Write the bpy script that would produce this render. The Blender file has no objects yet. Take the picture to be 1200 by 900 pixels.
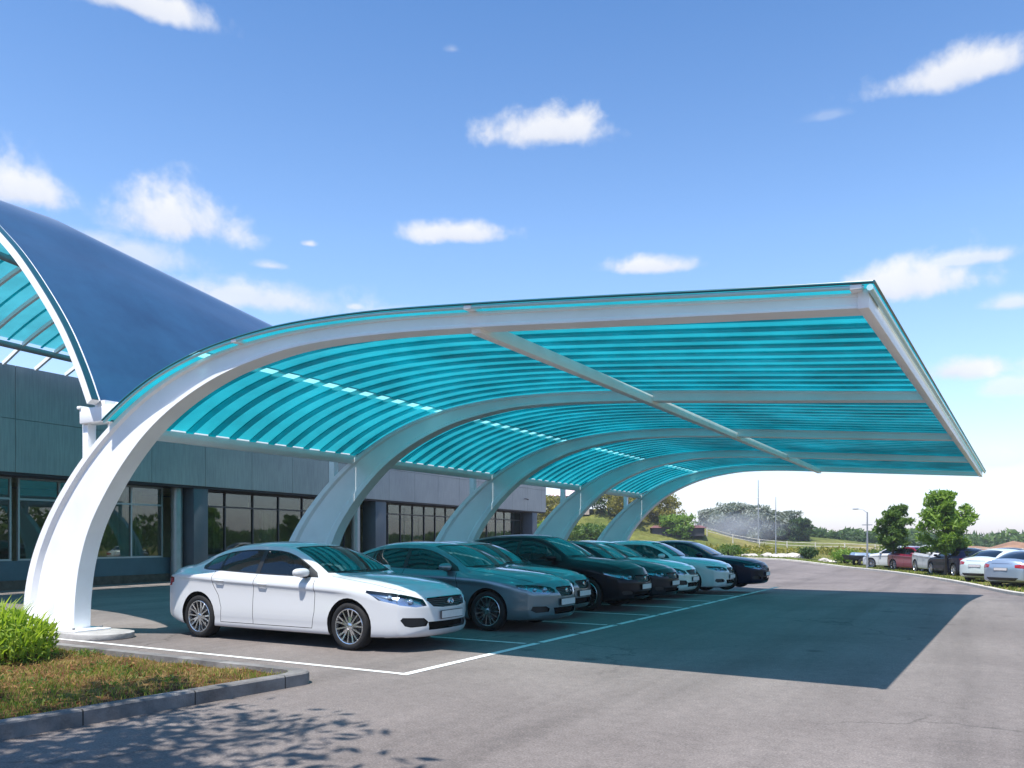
import bpy, bmesh, math, random
import numpy as np
from mathutils import Vector, Matrix
from mathutils.bvhtree import BVHTree
random.seed(7); rng = np.random.default_rng(7)
S = bpy.context.scene
COL = S.collection
PI = math.pi

# ------------------------------------------------------------------ materials
def new_mat(name):
    m = bpy.data.materials.new(name); m.use_nodes = True
    nt = m.node_tree; nt.nodes.clear()
    out = nt.nodes.new('ShaderNodeOutputMaterial')
    return m, nt, out
def N(nt, typ, **kw):
    n = nt.nodes.new(typ)
    for k, v in kw.items():
        if k.startswith('i_'):
            key = k[2:]
            n.inputs[int(key) if key.isdigit() else key.replace('_', ' ')].default_value = v
        else: setattr(n, k, v)
    return n
def rgb(c): return (c[0], c[1], c[2], 1)
def princ(nt, col=(.5,.5,.5), rough=.5, metal=0, spec=.5, coat=0, coatr=.03):
    b = nt.nodes.new('ShaderNodeBsdfPrincipled')
    b.inputs['Base Color'].default_value = rgb(col)
    b.inputs['Roughness'].default_value = rough
    b.inputs['Metallic'].default_value = metal
    b.inputs['Specular IOR Level'].default_value = spec
    b.inputs['Coat Weight'].default_value = coat
    b.inputs['Coat Roughness'].default_value = coatr
    return b
def noise(nt, scale, detail=4, rough=.55, coord=None, dist=0):
    n = nt.nodes.new('ShaderNodeTexNoise')
    n.inputs['Scale'].default_value = scale; n.inputs['Detail'].default_value = detail
    n.inputs['Roughness'].default_value = rough; n.inputs['Distortion'].default_value = dist
    if coord is not None: nt.links.new(coord, n.inputs['Vector'])
    return n
def ramp(nt, fac, stops):
    r = nt.nodes.new('ShaderNodeValToRGB')
    el = r.color_ramp.elements
    while len(el) < len(stops): el.new(.5)
    for e, (p, c) in zip(el, stops):
        e.position = p; e.color = rgb(c) if len(c) == 3 else c
    nt.links.new(fac, r.inputs['Fac']); return r
def g3(v): return (v, v, v)
def mixc(nt, fac, a, b, mode='MIX'):
    m = nt.nodes.new('ShaderNodeMix'); m.data_type = 'RGBA'; m.blend_type = mode
    for sock, v in ((m.inputs[0], fac), (m.inputs[6], a), (m.inputs[7], b)):
        if isinstance(v, bpy.types.NodeSocket): nt.links.new(v, sock)
        elif isinstance(v, (int, float)): sock.default_value = v
        else: sock.default_value = rgb(v)
    return m.outputs[2]
def bump(nt, h, strength, dist=.02):
    b = nt.nodes.new('ShaderNodeBump'); b.inputs['Strength'].default_value = strength
    b.inputs['Distance'].default_value = dist; nt.links.new(h, b.inputs['Height']); return b
def simple(name, col, rough=.5, metal=0, spec=.5, coat=0, var=.0, vscale=3, bmp=0, bscale=60):
    """principled with a slight colour and roughness variation so no surface is perfectly even"""
    m, nt, out = new_mat(name); b = princ(nt, col, rough, metal, spec, coat)
    tc = nt.nodes.new('ShaderNodeTexCoord')
    if var > 0:
        n = noise(nt, vscale, 5, .6, tc.outputs['Object'])
        r = ramp(nt, n.outputs['Fac'], [(.3, tuple(c*(1-var) for c in col)), (.7, tuple(min(1, c*(1+var)) for c in col))])
        nt.links.new(r.outputs['Color'], b.inputs['Base Color'])
        rr = nt.nodes.new('ShaderNodeMapRange'); rr.inputs[3].default_value = rough*.8; rr.inputs[4].default_value = min(1, rough*1.25)
        nt.links.new(n.outputs['Fac'], rr.inputs[0]); nt.links.new(rr.outputs[0], b.inputs['Roughness'])
    if bmp > 0:
        n2 = noise(nt, bscale, 4, .6, tc.outputs['Object'])
        bp = bump(nt, n2.outputs['Fac'], bmp, .01); nt.links.new(bp.outputs[0], b.inputs['Normal'])
    nt.links.new(b.outputs[0], out.inputs[0]); return m

def schlick(nt, f0):
    lw = N(nt, 'ShaderNodeLayerWeight'); lw.inputs[0].default_value = .5
    p = N(nt, 'ShaderNodeMath', operation='POWER'); nt.links.new(lw.outputs['Facing'], p.inputs[0]); p.inputs[1].default_value = 5
    m = N(nt, 'ShaderNodeMath', operation='MULTIPLY_ADD'); nt.links.new(p.outputs[0], m.inputs[0]); m.inputs[1].default_value = 1-f0; m.inputs[2].default_value = f0
    return m
M = {}
M['white_steel'] = simple('white_steel', (.88,.88,.89), .42, 0, .5, .1, .06, 1.3, .05, 8)
M['concrete'] = simple('concrete', (.36,.345,.33), .9, 0, .3, 0, .22, 5, .5, 40)
M['kerb'] = simple('kerb_concrete', (.19,.18,.175), .9, 0, .3, 0, .3, 4, .6, 50)
M['kerb_light'] = simple('kerb_light', (.5,.47,.42), .9, 0, .3, 0, .2, 4, .4, 50)
M['bolt'] = simple('bolt_steel', (.3,.3,.3), .4, .9)
M['chrome'] = simple('chrome', (.75,.76,.78), .12, 1)
M['rim'] = simple('alloy', (.62,.63,.65), .25, 1)
M['disc'] = simple('brake_disc', (.12,.12,.12), .4, .8)
M['tyre'] = simple('tyre_rubber', (.014,.014,.015), .75, 0, .3, 0, .3, 20, .3, 60)
M['black'] = simple('black_plastic', (.010,.010,.011), .45)
M['gap'] = simple('panel_gap', (.006,.006,.006), .9, 0, .1)
M['interior'] = simple('interior_trim', (.05,.05,.055), .8, 0, .3, 0, .2, 8)
M['plate'] = simple('number_plate', (.62,.58,.58), .4, 0, .5, 0, .08, 30)
M['red_lamp'] = simple('red_lamp', (.30,.008,.010), .1, 0, .6, .6)
M['amber'] = simple('amber_lamp', (.5,.12,.01), .15, 0, .6, .6)
M['bowl'] = simple('lamp_reflector', (.42,.47,.55), .2, .8)
M['projector'] = simple('projector_lens', (.45,.52,.62), .05, .6, .8, 1)
M['road_paint'] = simple('road_paint', (.68,.68,.66), .7, 0, .4, 0, .16, 12, .3, 60)
M['bark'] = simple('bark', (.09,.065,.045), .95, 0, .2, 0, .35, 12, .8, 30)
M['galv'] = simple('galvanised_steel', (.35,.36,.38), .5, .6, .5, 0, .1, 5)
M['soil'] = simple('soil', (.05,.032,.02), .95, 0, .2, 0, .5, 8, 1, 30)
M['roof_felt'] = simple('roof_felt', (.10,.10,.10), .9)
M['render_pale'] = simple('render_pale', (.42,.34,.30), .85, 0, .3, 0, .12, 3)
M['roof_red'] = simple('roof_tile_red', (.30,.12,.09), .8, 0, .3, 0, .25, 4)
M['dark_panel'] = simple('dark_panel', (.035,.033,.04), .6, 0, .4, 0, .1, 3)

def extra_mats():
    m = M['kerb']; nt = m.node_tree; b = next(n for n in nt.nodes if n.type == 'BSDF_PRINCIPLED')
    tc = N(nt, 'ShaderNodeTexCoord'); sp = N(nt, 'ShaderNodeSeparateXYZ'); nt.links.new(tc.outputs['Object'], sp.inputs[0])
    fr = N(nt, 'ShaderNodeMath', operation='FRACT'); nt.links.new(sp.outputs[1], fr.inputs[0])
    lt = N(nt, 'ShaderNodeMath', operation='LESS_THAN'); nt.links.new(fr.outputs[0], lt.inputs[0]); lt.inputs[1].default_value = .014
    old = b.inputs['Base Color'].links[0].from_socket
    st = noise(nt, 1.1, 6, .7, tc.outputs['Object']); sr = ramp(nt, st.outputs['Fac'], [(.35, g3(.6)), (.6, g3(1.1))])
    c = mixc(nt, 1, old, sr.outputs['Color'], 'MULTIPLY'); c = mixc(nt, lt.outputs[0], c, (.04,.038,.035)); nt.links.new(c, b.inputs['Base Color'])
    m = M['road_paint']; nt = m.node_tree; b = next(n for n in nt.nodes if n.type == 'BSDF_PRINCIPLED'); old = b.inputs['Base Color'].links[0].from_socket
    tc = N(nt, 'ShaderNodeTexCoord'); w1 = noise(nt, 7, 8, .75, tc.outputs['Object']); r = ramp(nt, w1.outputs['Fac'], [(.56, g3(0)), (.66, g3(.85))])
    nt.links.new(mixc(nt, r.outputs['Color'], old, (.16,.15,.145)), b.inputs['Base Color'])
extra_mats()
def paint(name, col, metal=.0, rough=.32, fleck=0):
    m, nt, out = new_mat(name)
    dk = max(col) < .05
    b = princ(nt, col, rough, metal, .10 if dk else .5, .45 if dk else 1.0, .02)
    if dk: b.inputs['Coat IOR'].default_value = 1.38
    tc = nt.nodes.new('ShaderNodeTexCoord')
    n = noise(nt, 2.2, 5, .6, tc.outputs['Object'])   # thin dust film, low on the body
    r = ramp(nt, n.outputs['Fac'], [(.35, g3(.02)), (.75, g3(.07))])
    nt.links.new(r.outputs['Color'], b.inputs['Coat Roughness'])
    n2 = noise(nt, 5, 3, .5, tc.outputs['Object'])
    bp = bump(nt, n2.outputs['Fac'], .02, .01)
    nt.links.new(bp.outputs[0], b.inputs['Coat Normal'])
    nt.links.new(b.outputs[0], out.inputs[0]); return m
M['p_white'] = paint('paint_white', (.56,.565,.58))
M['p_teal'] = paint('paint_blue_silver', (.14,.20,.23), .65, .3)
M['p_silver'] = paint('paint_silver', (.20,.22,.24), .75, .3)
M['p_black'] = paint('paint_black_blue', (.003,.004,.008), .0, .4)
M['p_charcoal'] = paint('paint_charcoal', (.010,.014,.020), .1, .35)
M['p_navy'] = paint('paint_navy', (.003,.006,.024), .0, .35)
M['p_red'] = paint('paint_red', (.20,.010,.028), .2, .3)
M['p_mint'] = paint('paint_mint', (.62,.70,.68), .1, .3)
M['p_paleblue'] = paint('paint_pale_blue', (.34,.42,.52), .5, .3)

def glass_dark(name, col, trans=.35, ior=1.5):
    m, nt, out = new_mat(name)
    tr = N(nt, 'ShaderNodeBsdfTransparent'); tr.inputs[0].default_value = rgb(col)
    df = princ(nt, (.004,.008,.010), .03, 0, .8)
    mx = N(nt, 'ShaderNodeMixShader'); mx.inputs[0].default_value = 1-trans
    nt.links.new(tr.outputs[0], mx.inputs[1]); nt.links.new(df.outputs[0], mx.inputs[2])
    gl = N(nt, 'ShaderNodeBsdfGlossy'); gl.inputs['Roughness'].default_value = .01
    lw = schlick(nt, ((ior-1)/(ior+1))**2)
    m2 = N(nt, 'ShaderNodeMixShader')
    nt.links.new(lw.outputs[0], m2.inputs[0]); nt.links.new(mx.outputs[0], m2.inputs[1]); nt.links.new(gl.outputs[0], m2.inputs[2])
    nt.links.new(m2.outputs[0], out.inputs[0]); return m
M['car_glass'] = glass_dark('car_glass', (.25,.36,.36), .5, 1.42)
M['car_glass_tint'] = glass_dark('car_glass_tinted', (.08,.09,.10), .3, 1.40)
M['pane'] = glass_dark('window_pane', (.60,.72,.62), .80, 1.9)
def lens_mat():
    m, nt, out = new_mat('lamp_lens')
    tr = N(nt, 'ShaderNodeBsdfTransparent'); tr.inputs[0].default_value = (.85,.9,.95,1)
    gl = N(nt, 'ShaderNodeBsdfGlossy'); gl.inputs['Roughness'].default_value = .03
    lw = schlick(nt, .07)
    mx = N(nt, 'ShaderNodeMixShader')
    nt.links.new(lw.outputs[0], mx.inputs[0]); nt.links.new(tr.outputs[0], mx.inputs[1]); nt.links.new(gl.outputs[0], mx.inputs[2])
    nt.links.new(mx.outputs[0], out.inputs[0]); return m
M['lens'] = lens_mat()
def grille_mat():
    m, nt, out = new_mat('grille_bars'); b = princ(nt, (.012,.012,.013), .35)
    tc = N(nt, 'ShaderNodeTexCoord'); w = N(nt, 'ShaderNodeTexWave'); w.bands_direction = 'Z'
    w.inputs['Scale'].default_value = 12
    nt.links.new(tc.outputs['Object'], w.inputs['Vector'])
    r = ramp(nt, w.outputs['Fac'], [(.6, (.006,.006,.007)), (.85, (.10,.10,.11))])
    nt.links.new(r.outputs['Color'], b.inputs['Base Color'])
    bp = bump(nt, w.outputs['Fac'], .8, .02); nt.links.new(bp.outputs[0], b.inputs['Normal'])
    nt.links.new(b.outputs[0], out.inputs[0]); return m
M['grille'] = grille_mat()

def sheet_mat(name, trans_col, diff_col, w_transp, w_transl, w_diff, gloss=.08, rough=.12, streak=True):
    """translucent polycarbonate: part clear, part light-scattering, part opaque pigment"""
    m, nt, out = new_mat(name)
    tc = N(nt, 'ShaderNodeTexCoord')
    n = noise(nt, .7, 6, .65, tc.outputs['Object'])
    def varied(c, lo, hi):
        r = ramp(nt, n.outputs['Fac'], [(.3, tuple(x*lo for x in c)), (.7, tuple(min(1, x*hi) for x in c))]); return r.outputs['Color']
    tp = N(nt, 'ShaderNodeBsdfTransparent'); nt.links.new(varied(trans_col, .88, 1.08), tp.inputs[0])
    tl = N(nt, 'ShaderNodeBsdfTranslucent'); nt.links.new(varied(trans_col, .72, 1.22), tl.inputs[0])
    df = N(nt, 'ShaderNodeBsdfDiffuse'); nt.links.new(varied(diff_col, .85, 1.15), df.inputs[0])
    s = w_transp + w_transl + w_diff
    a = N(nt, 'ShaderNodeMixShader'); a.inputs[0].default_value = w_transl/(w_transp+w_transl)
    nt.links.new(tp.outputs[0], a.inputs[1]); nt.links.new(tl.outputs[0], a.inputs[2])
    b = N(nt, 'ShaderNodeMixShader'); b.inputs[0].default_value = w_diff/s
    nt.links.new(a.outputs[0], b.inputs[1]); nt.links.new(df.outputs[0], b.inputs[2])
    gl = N(nt, 'ShaderNodeBsdfGlossy'); gl.inputs['Roughness'].default_value = rough
    fr = schlick(nt, .04)
    mu = N(nt, 'ShaderNodeMath', operation='MULTIPLY'); mu.inputs[1].default_value = gloss
    nt.links.new(fr.outputs[0], mu.inputs[0])
    c = N(nt, 'ShaderNodeMixShader')
    nt.links.new(mu.outputs[0], c.inputs[0]); nt.links.new(b.outputs[0], c.inputs[1]); nt.links.new(gl.outputs[0], c.inputs[2])
    nt.links.new(c.outputs[0], out.inputs[0]); return m
M['teal_sheet'] = sheet_mat('teal_polycarbonate', (.02,.43,.51), (.02,.13,.16), .02, .49, .49, .5, .18)
M['teal_rib'] = sheet_mat('teal_batten', (.0,.78,.84), (.004,.16,.18), .03, .78, .19, .3, .25)
M['glint_strip'] = sheet_mat('glint_strip', (.30,.80,.84), (.3,.7,.74), .12, .66, .22, .6, .2)  # sun glint along the roof, put into the colour of a paler strip
M['blue_shell'] = sheet_mat('blue_vault_skin', (.07,.44,.50), (.045,.095,.25), .03, .50, .47, 1.0, .28)

def ground_mats():
    # asphalt: fine aggregate, worn patches, faint cracks, tyre-darkened lanes and oil spots
    m, nt, out = new_mat('asphalt'); b = princ(nt, g3(.12), .88, 0, .35)
    tc = N(nt, 'ShaderNodeTexCoord'); P = tc.outputs['Object']
    agg = noise(nt, 55, 5, .8, P); mid = noise(nt, 9, 6, .7, P); big = noise(nt, .35, 5, .6, P, .6)
    r1 = ramp(nt, big.outputs['Fac'], [(.3, (.134,.114,.106)), (.7, (.192,.166,.154))])
    r2 = ramp(nt, mid.outputs['Fac'], [(.3, g3(.80)), (.7, g3(1.12))])
    r3 = ramp(nt, agg.outputs['Fac'], [(.25, g3(.45)), (.5, g3(1.0)), (.70, g3(1.75))])
    c = mixc(nt, 1, r1.outputs['Color'], r2.outputs['Color'], 'MULTIPLY')
    c = mixc(nt, 1, c, r3.outputs['Color'], 'MULTIPLY')
    ml = N(nt, 'ShaderNodeMapping'); ml.inputs['Scale'].default_value = (1.1,.06,1); nt.links.new(P, ml.inputs[0])
    ln = noise(nt, 1, 5, .6, ml.outputs[0]); lr = ramp(nt, ln.outputs['Fac'], [(.38, g3(.82)), (.5, g3(1)), (.65, g3(1.08))])
    c = mixc(nt, 1, c, lr.outputs['Color'], 'MULTIPLY')
    # cracks
    nn = noise(nt, 1.5, 4, .6, P)
    mp = N(nt, 'ShaderNodeVectorMath', operation='MULTIPLY_ADD'); mp.inputs[1].default_value = (.9,.9,.9)
    nt.links.new(nn.outputs['Color'], mp.inputs[0]); nt.links.new(P, mp.inputs[2])
    vo = N(nt, 'ShaderNodeTexVoronoi', feature='DISTANCE_TO_EDGE'); vo.inputs['Scale'].default_value = .22
    nt.links.new(mp.outputs[0], vo.inputs['Vector'])
    cr = ramp(nt, vo.outputs['Distance'], [(.0, g3(.55)), (.006, g3(1))])
    gate = noise(nt, .25, 2, .5, P); gr = ramp(nt, gate.outputs['Fac'], [(.48, g3(0)), (.56, g3(1))])
    crm = mixc(nt, gr.outputs['Color'], (1,1,1), cr.outputs['Color'])
    c = mixc(nt, 1, c, crm, 'MULTIPLY')
    # oil spots
    v2 = N(nt, 'ShaderNodeTexVoronoi'); v2.inputs['Scale'].default_value = .8; nt.links.new(P, v2.inputs['Vector'])
    sp = ramp(nt, v2.outputs['Distance'], [(.04, g3(.55)), (.09, g3(.85)), (.16, g3(1))])
    c = mixc(nt, 1, c, sp.outputs['Color'], 'MULTIPLY')
    nt.links.new(c, b.inputs['Base Color'])
    ad = N(nt, 'ShaderNodeMath', operation='ADD'); nt.links.new(agg.outputs['Fac'], ad.inputs[0]); nt.links.new(mid.outputs['Fac'], ad.inputs[1])
    bp = bump(nt, ad.outputs[0], .5, .006); nt.links.new(bp.outputs[0], b.inputs['Normal'])
    nt.links.new(b.outputs[0], out.inputs[0]); M['asphalt'] = m
    # field / terrain
    m, nt, out = new_mat('dry_grass_field'); b = princ(nt, g3(.1), .95, 0, .1)
    tc = N(nt, 'ShaderNodeTexCoord'); P = tc.outputs['Object']
    a = noise(nt, .05, 6, .6, P); d = noise(nt, .6, 6, .7, P); f = noise(nt, 6, 4, .7, P)
    r1 = ramp(nt, a.outputs['Fac'], [(.35, (.075,.105,.022)), (.5, (.15,.15,.04)), (.65, (.24,.19,.075))])
    r2 = ramp(nt, d.outputs['Fac'], [(.3, g3(.6)), (.7, g3(1.35))])
    r3 = ramp(nt, f.outputs['Fac'], [(.3, g3(.6)), (.7, g3(1.4))])
    c = mixc(nt, 1, r1.outputs['Color'], r2.outputs['Color'], 'MULTIPLY'); c = mixc(nt, 1, c, r3.outputs['Color'], 'MULTIPLY')
    nt.links.new(c, b.inputs['Base Color'])
    bp = bump(nt, f.outputs['Fac'], .8, .08); nt.links.new(bp.outputs[0], b.inputs['Normal'])
    nt.links.new(b.outputs[0], out.inputs[0]); M['field'] = m
    # planting bed soil and thatch
    m, nt, out = new_mat('bed_thatch'); b = princ(nt, g3(.1), .95, 0, .1)
    tc = N(nt, 'ShaderNodeTexCoord'); P = tc.outputs['Object']
    a = noise(nt, 1.6, 6, .65, P); f = noise(nt, 26, 4, .7, P)
    r1 = ramp(nt, a.outputs['Fac'], [(.32, (.045,.026,.014)), (.46, (.11,.055,.025)), (.6, (.17,.12,.045)), (.75, (.09,.09,.03))])
    r3 = ramp(nt, f.outputs['Fac'], [(.3, g3(.45)), (.7, g3(1.5))])
    c = mixc(nt, 1, r1.outputs['Color'], r3.outputs['Color'], 'MULTIPLY')
    nt.links.new(c, b.inputs['Base Color'])
    bp = bump(nt, f.outputs['Fac'], 1, .03); nt.links.new(bp.outputs[0], b.inputs['Normal'])
    nt.links.new(b.outputs[0], out.inputs[0]); M['bed'] = m
ground_mats()

def leaf_mat(name, c1, c2, trans=.35, rough=.5):
    m, nt, out = new_mat(name)
    gi = N(nt, 'ShaderNodeNewGeometry')
    r = ramp(nt, gi.outputs['Random Per Island'], [(0, c1), (1, c2)])
    b = princ(nt, c1, rough, 0, .3); nt.links.new(r.outputs['Color'], b.inputs['Base Color'])
    tl = N(nt, 'ShaderNodeBsdfTranslucent')
    br = mixc(nt, 1, r.outputs['Color'], (1.6,1.7,.7), 'MULTIPLY'); nt.links.new(br, tl.inputs[0])
    mx = N(nt, 'ShaderNodeMixShader'); mx.inputs[0].default_value = trans
    nt.links.new(b.outputs[0], mx.inputs[1]); nt.links.new(tl.outputs[0], mx.inputs[2])
    nt.links.new(mx.outputs[0], out.inputs[0]); return m
M['leaf_bright'] = leaf_mat('leaf_bright', (.10,.19,.025), (.22,.32,.05))
M['leaf_mid'] = leaf_mat('leaf_mid', (.045,.10,.020), (.12,.19,.035))
M['leaf_dark'] = leaf_mat('leaf_dark', (.025,.055,.015), (.06,.11,.025))
M['leaf_olive'] = leaf_mat('leaf_olive', (.13,.13,.02), (.28,.24,.04))
M['leaf_lime'] = leaf_mat('leaf_lime', (.16,.26,.03), (.36,.42,.08), .45)
M['leaf_hazed'] = leaf_mat('leaf_hazed', (.17,.20,.17), (.27,.29,.25), .2)  # haze over the skyline clump is put into this pale leaf colour
M['blade'] = leaf_mat('grass_blade', (.09,.15,.02), (.24,.26,.05), .4, .7)
M['blade_dry'] = leaf_mat('grass_dry', (.26,.16,.06), (.38,.27,.11), .3, .8)
M['rock'] = simple('pale_rubble', (.50,.46,.42), .9, 0, .3, 0, .35, 3, .5, 8)

# fascia panels: satin metal cladding
def fascia_mat():
    m, nt, out = new_mat('cladding'); b = princ(nt, (.16,.165,.165), .42, .15, .5)
    tc = N(nt, 'ShaderNodeTexCoord'); P = tc.outputs['Object']
    n = noise(nt, .5, 4, .6, P); r = ramp(nt, n.outputs['Fac'], [(.3, (.28,.285,.285)), (.7, (.36,.36,.35))])
    mp = N(nt, 'ShaderNodeMapping'); mp.inputs['Scale'].default_value = (1, 6, .4); nt.links.new(P, mp.inputs[0])
    st = noise(nt, 3, 4, .6, mp.outputs[0]); rs = ramp(nt, st.outputs['Fac'], [(.35, g3(.86)), (.6, g3(1.05))])
    c = mixc(nt, 1, r.outputs['Color'], rs.outputs['Color'], 'MULTIPLY'); nt.links.new(c, b.inputs['Base Color'])
    nt.links.new(b.outputs[0], out.inputs[0]); M['cladding'] = m
fascia_mat()
M['blue_wall'] = simple('blue_grey_panel', (.055,.11,.14), .5, 0, .4, 0, .12, 2)
M['plinth'] = simple('stone_plinth', (.10,.075,.06), .85, 0, .3, 0, .4, 5, .6, 14)
M['col_paint'] = simple('column_cladding', (.10,.115,.135), .5, 0, .4, 0, .1, 2)
M['alu'] = simple('aluminium_frame', (.42,.42,.42), .4, .5, .5, 0, .08, 4)
M['alu_dark'] = simple('dark_frame', (.05,.05,.052), .45, .3)
M['room_wall'] = simple('room_wall', (.75,.70,.52), .85, 0, .3, 0, .25, .8)
M['blind'] = simple('roller_blind', (.05,.16,.17), .8, 0, .3, 0, .15, 2)
M['curtain'] = simple('curtain_cloth', (.72,.64,.42), .9, 0, .2, 0, .3, 3)
M['floor_int'] = simple('room_floor', (.18,.16,.14), .5)

# ------------------------------------------------------------------ mesh helpers
class MB:
    def __init__(s): s.v = []; s.f = []; s.m = []
    def add(s, vs, fs, mi=0):
        o = len(s.v); s.v += [tuple(v) for v in vs]
        s.f += [tuple(i+o for i in f) for f in fs]; s.m += [mi]*len(fs); return s
    def box(s, x0, x1, y0, y1, z0, z1, mi=0):
        v = [(x0,y0,z0),(x1,y0,z0),(x1,y1,z0),(x0,y1,z0),(x0,y0,z1),(x1,y0,z1),(x1,y1,z1),(x0,y1,z1)]
        return s.add(v, [(0,3,2,1),(4,5,6,7),(0,1,5,4),(1,2,6,5),(2,3,7,6),(3,0,4,7)], mi)
    def bar(s, a, b, w, h, mi=0, up=(0,0,1)):
        a = Vector(a); b = Vector(b); d = (b-a).normalized(); u = Vector(up)
        if abs(d.dot(u)) > .98: u = Vector((0,1,0))
        r = d.cross(u).normalized(); u = r.cross(d).normalized()
        vs = [p + r*sx*w/2 + u*sz*h/2 for p in (a, b) for sx, sz in ((-1,-1),(1,-1),(1,1),(-1,1))]
        return s.add(vs, [(0,1,2,3),(7,6,5,4),(0,4,5,1),(1,5,6,2),(2,6,7,3),(3,7,4,0)], mi)
    def tube(s, pts, rad, n=8, mi=0, cap=True):
        pts = [Vector(p) for p in pts]
        if not hasattr(rad, '__len__'): rad = [rad]*len(pts)
        vs = []; ref = None
        for i, p in enumerate(pts):
            d = (pts[min(i+1, len(pts)-1)] - pts[max(i-1, 0)]).normalized()
            if ref is None: ref = Vector((0,0,1)) if abs(d.z) < .9 else Vector((1,0,0))
            r = d.cross(ref).normalized(); ref = r.cross(d).normalized()
            for k in range(n):
                a = 2*PI*k/n; vs.append(p + (r*math.cos(a)+ref*math.sin(a))*rad[i])
        fs = [(i*n+k, i*n+(k+1)%n, (i+1)*n+(k+1)%n, (i+1)*n+k) for i in range(len(pts)-1) for k in range(n)]
        if cap: fs += [tuple(range(n-1,-1,-1)), tuple((len(pts)-1)*n+k for k in range(n))]
        return s.add(vs, fs, mi)
    def lathe(s, prof, n=32, axis='Z', c=(0,0,0), mi=0, close=False):
        vs = []
        for r, h in prof:
            for k in range(n):
                a = 2*PI*k/n; x, y = r*math.cos(a), r*math.sin(a)
                v = {'Z': (x, y, h), 'Y': (x, h, y), 'X': (h, x, y)}[axis]
                vs.append((v[0]+c[0], v[1]+c[1], v[2]+c[2]))
        m = len(prof); fs = []
        for i in range(m if close else m-1):
            j = (i+1) % m
            fs += [(i*n+k, i*n+(k+1)%n, j*n+(k+1)%n, j*n+k) for k in range(n)]
        return s.add(vs, fs, mi)
    def prism(s, poly, z0, z1, mi=0):
        n = len(poly)
        vs = [(x, y, z0) for x, y in poly] + [(x, y, z1) for x, y in poly]
        fs = [(i, (i+1)%n, n+(i+1)%n, n+i) for i in range(n)] + [tuple(range(n-1,-1,-1)), tuple(range(n, 2*n))]
        return s.add(vs, fs, mi)
    def ball(s, c, r, n=12, mi=0):
        rx, ry, rz = r if hasattr(r, '__len__') else (r, r, r); vs = []; m = n//2
        for i in range(m+1):
            t = PI*i/m
            for k in range(n):
                a = 2*PI*k/n; vs.append((c[0]+rx*math.sin(t)*math.cos(a), c[1]+ry*math.sin(t)*math.sin(a), c[2]+rz*math.cos(t)))
        return s.add(vs, [(i*n+k, (i+1)*n+k, (i+1)*n+(k+1)%n, i*n+(k+1)%n) for i in range(m) for k in range(n)], mi)
    def build(s, name, mats, parent=None, smooth=False, bevel=0, angle=35):
        me = bpy.data.meshes.new(name); me.from_pydata(s.v, [], s.f)
        if not isinstance(mats, (list, tuple)): mats = [mats]
        for m in mats: me.materials.append(m)
        me.polygons.foreach_set('material_index', s.m)
        bm = bmesh.new(); bm.from_mesh(me)
        bmesh.ops.remove_doubles(bm, verts=bm.verts, dist=1e-5)
        bmesh.ops.dissolve_degenerate(bm, dist=1e-6, edges=bm.edges)
        bmesh.ops.recalc_face_normals(bm, faces=bm.faces)
        if bevel > 0:
            es = [e for e in bm.edges if len(e.link_faces) == 2 and e.calc_face_angle(0) > math.radians(40)]
            bmesh.ops.bevel(bm, geom=es, offset=bevel, segments=2, affect='EDGES', profile=.5)
        bm.to_mesh(me); bm.free()
        if smooth or bevel > 0:
            me.polygons.foreach_set('use_smooth', [True]*len(me.polygons)); me.set_sharp_from_angle(angle=math.radians(angle))
        o = bpy.data.objects.new(name, me); COL.objects.link(o)
        if parent: o.parent = parent
        return o
def bmobj(name, bm, mats, parent=None, angle=32):
    if not isinstance(mats, (list, tuple)):
        for f in bm.faces: f.material_index = 0
    me = bpy.data.meshes.new(name); bm.to_mesh(me)
    if not isinstance(mats, (list, tuple)): mats = [mats]
    for m in mats: me.materials.append(m)
    me.polygons.foreach_set('use_smooth', [True]*len(me.polygons)); me.set_sharp_from_angle(angle=math.radians(angle))
    o = bpy.data.objects.new(name, me); COL.objects.link(o)
    if parent: o.parent = parent
    return o
def tag(o, label=None, cat=None, group=None, kind=None):
    if label: o['label'] = label
    if cat: o['category'] = cat
    if group: o['group'] = group
    if kind: o['kind'] = kind
    return o
def thing(name, loc, label, cat, group=None, rz=0):
    o = bpy.data.objects.new(name, None); COL.objects.link(o); o.location = loc; o.rotation_euler = (0,0,rz)
    o.empty_display_size = .2
    return tag(o, label, cat, group)
def copy_tree(o, parent=None):
    c = o.copy(); COL.objects.link(c); c.parent = parent
    for ch in list(o.children): copy_tree(ch, c)
    return c
def interp(tab):
    """monotone cubic through (x, v) keys"""
    tab = sorted(tab); xs = [t[0] for t in tab]; ys = [t[1] for t in tab]; n = len(xs)
    d = [(ys[i+1]-ys[i])/(xs[i+1]-xs[i]) for i in range(n-1)]
    m = [d[0]] + [0 if d[i-1]*d[i] <= 0 else 2*d[i-1]*d[i]/(d[i-1]+d[i]) for i in range(1, n-1)] + [d[-1]]
    def f(x):
        if x <= xs[0]: return ys[0]
        if x >= xs[-1]: return ys[-1]
        i = max(j for j in range(n-1) if xs[j] <= x); h = xs[i+1]-xs[i]; t = (x-xs[i])/h
        return ((2*t**3-3*t*t+1)*ys[i] + (t**3-2*t*t+t)*h*m[i] + (-2*t**3+3*t*t)*ys[i+1] + (t**3-t*t)*h*m[i+1])
    return f
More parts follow.
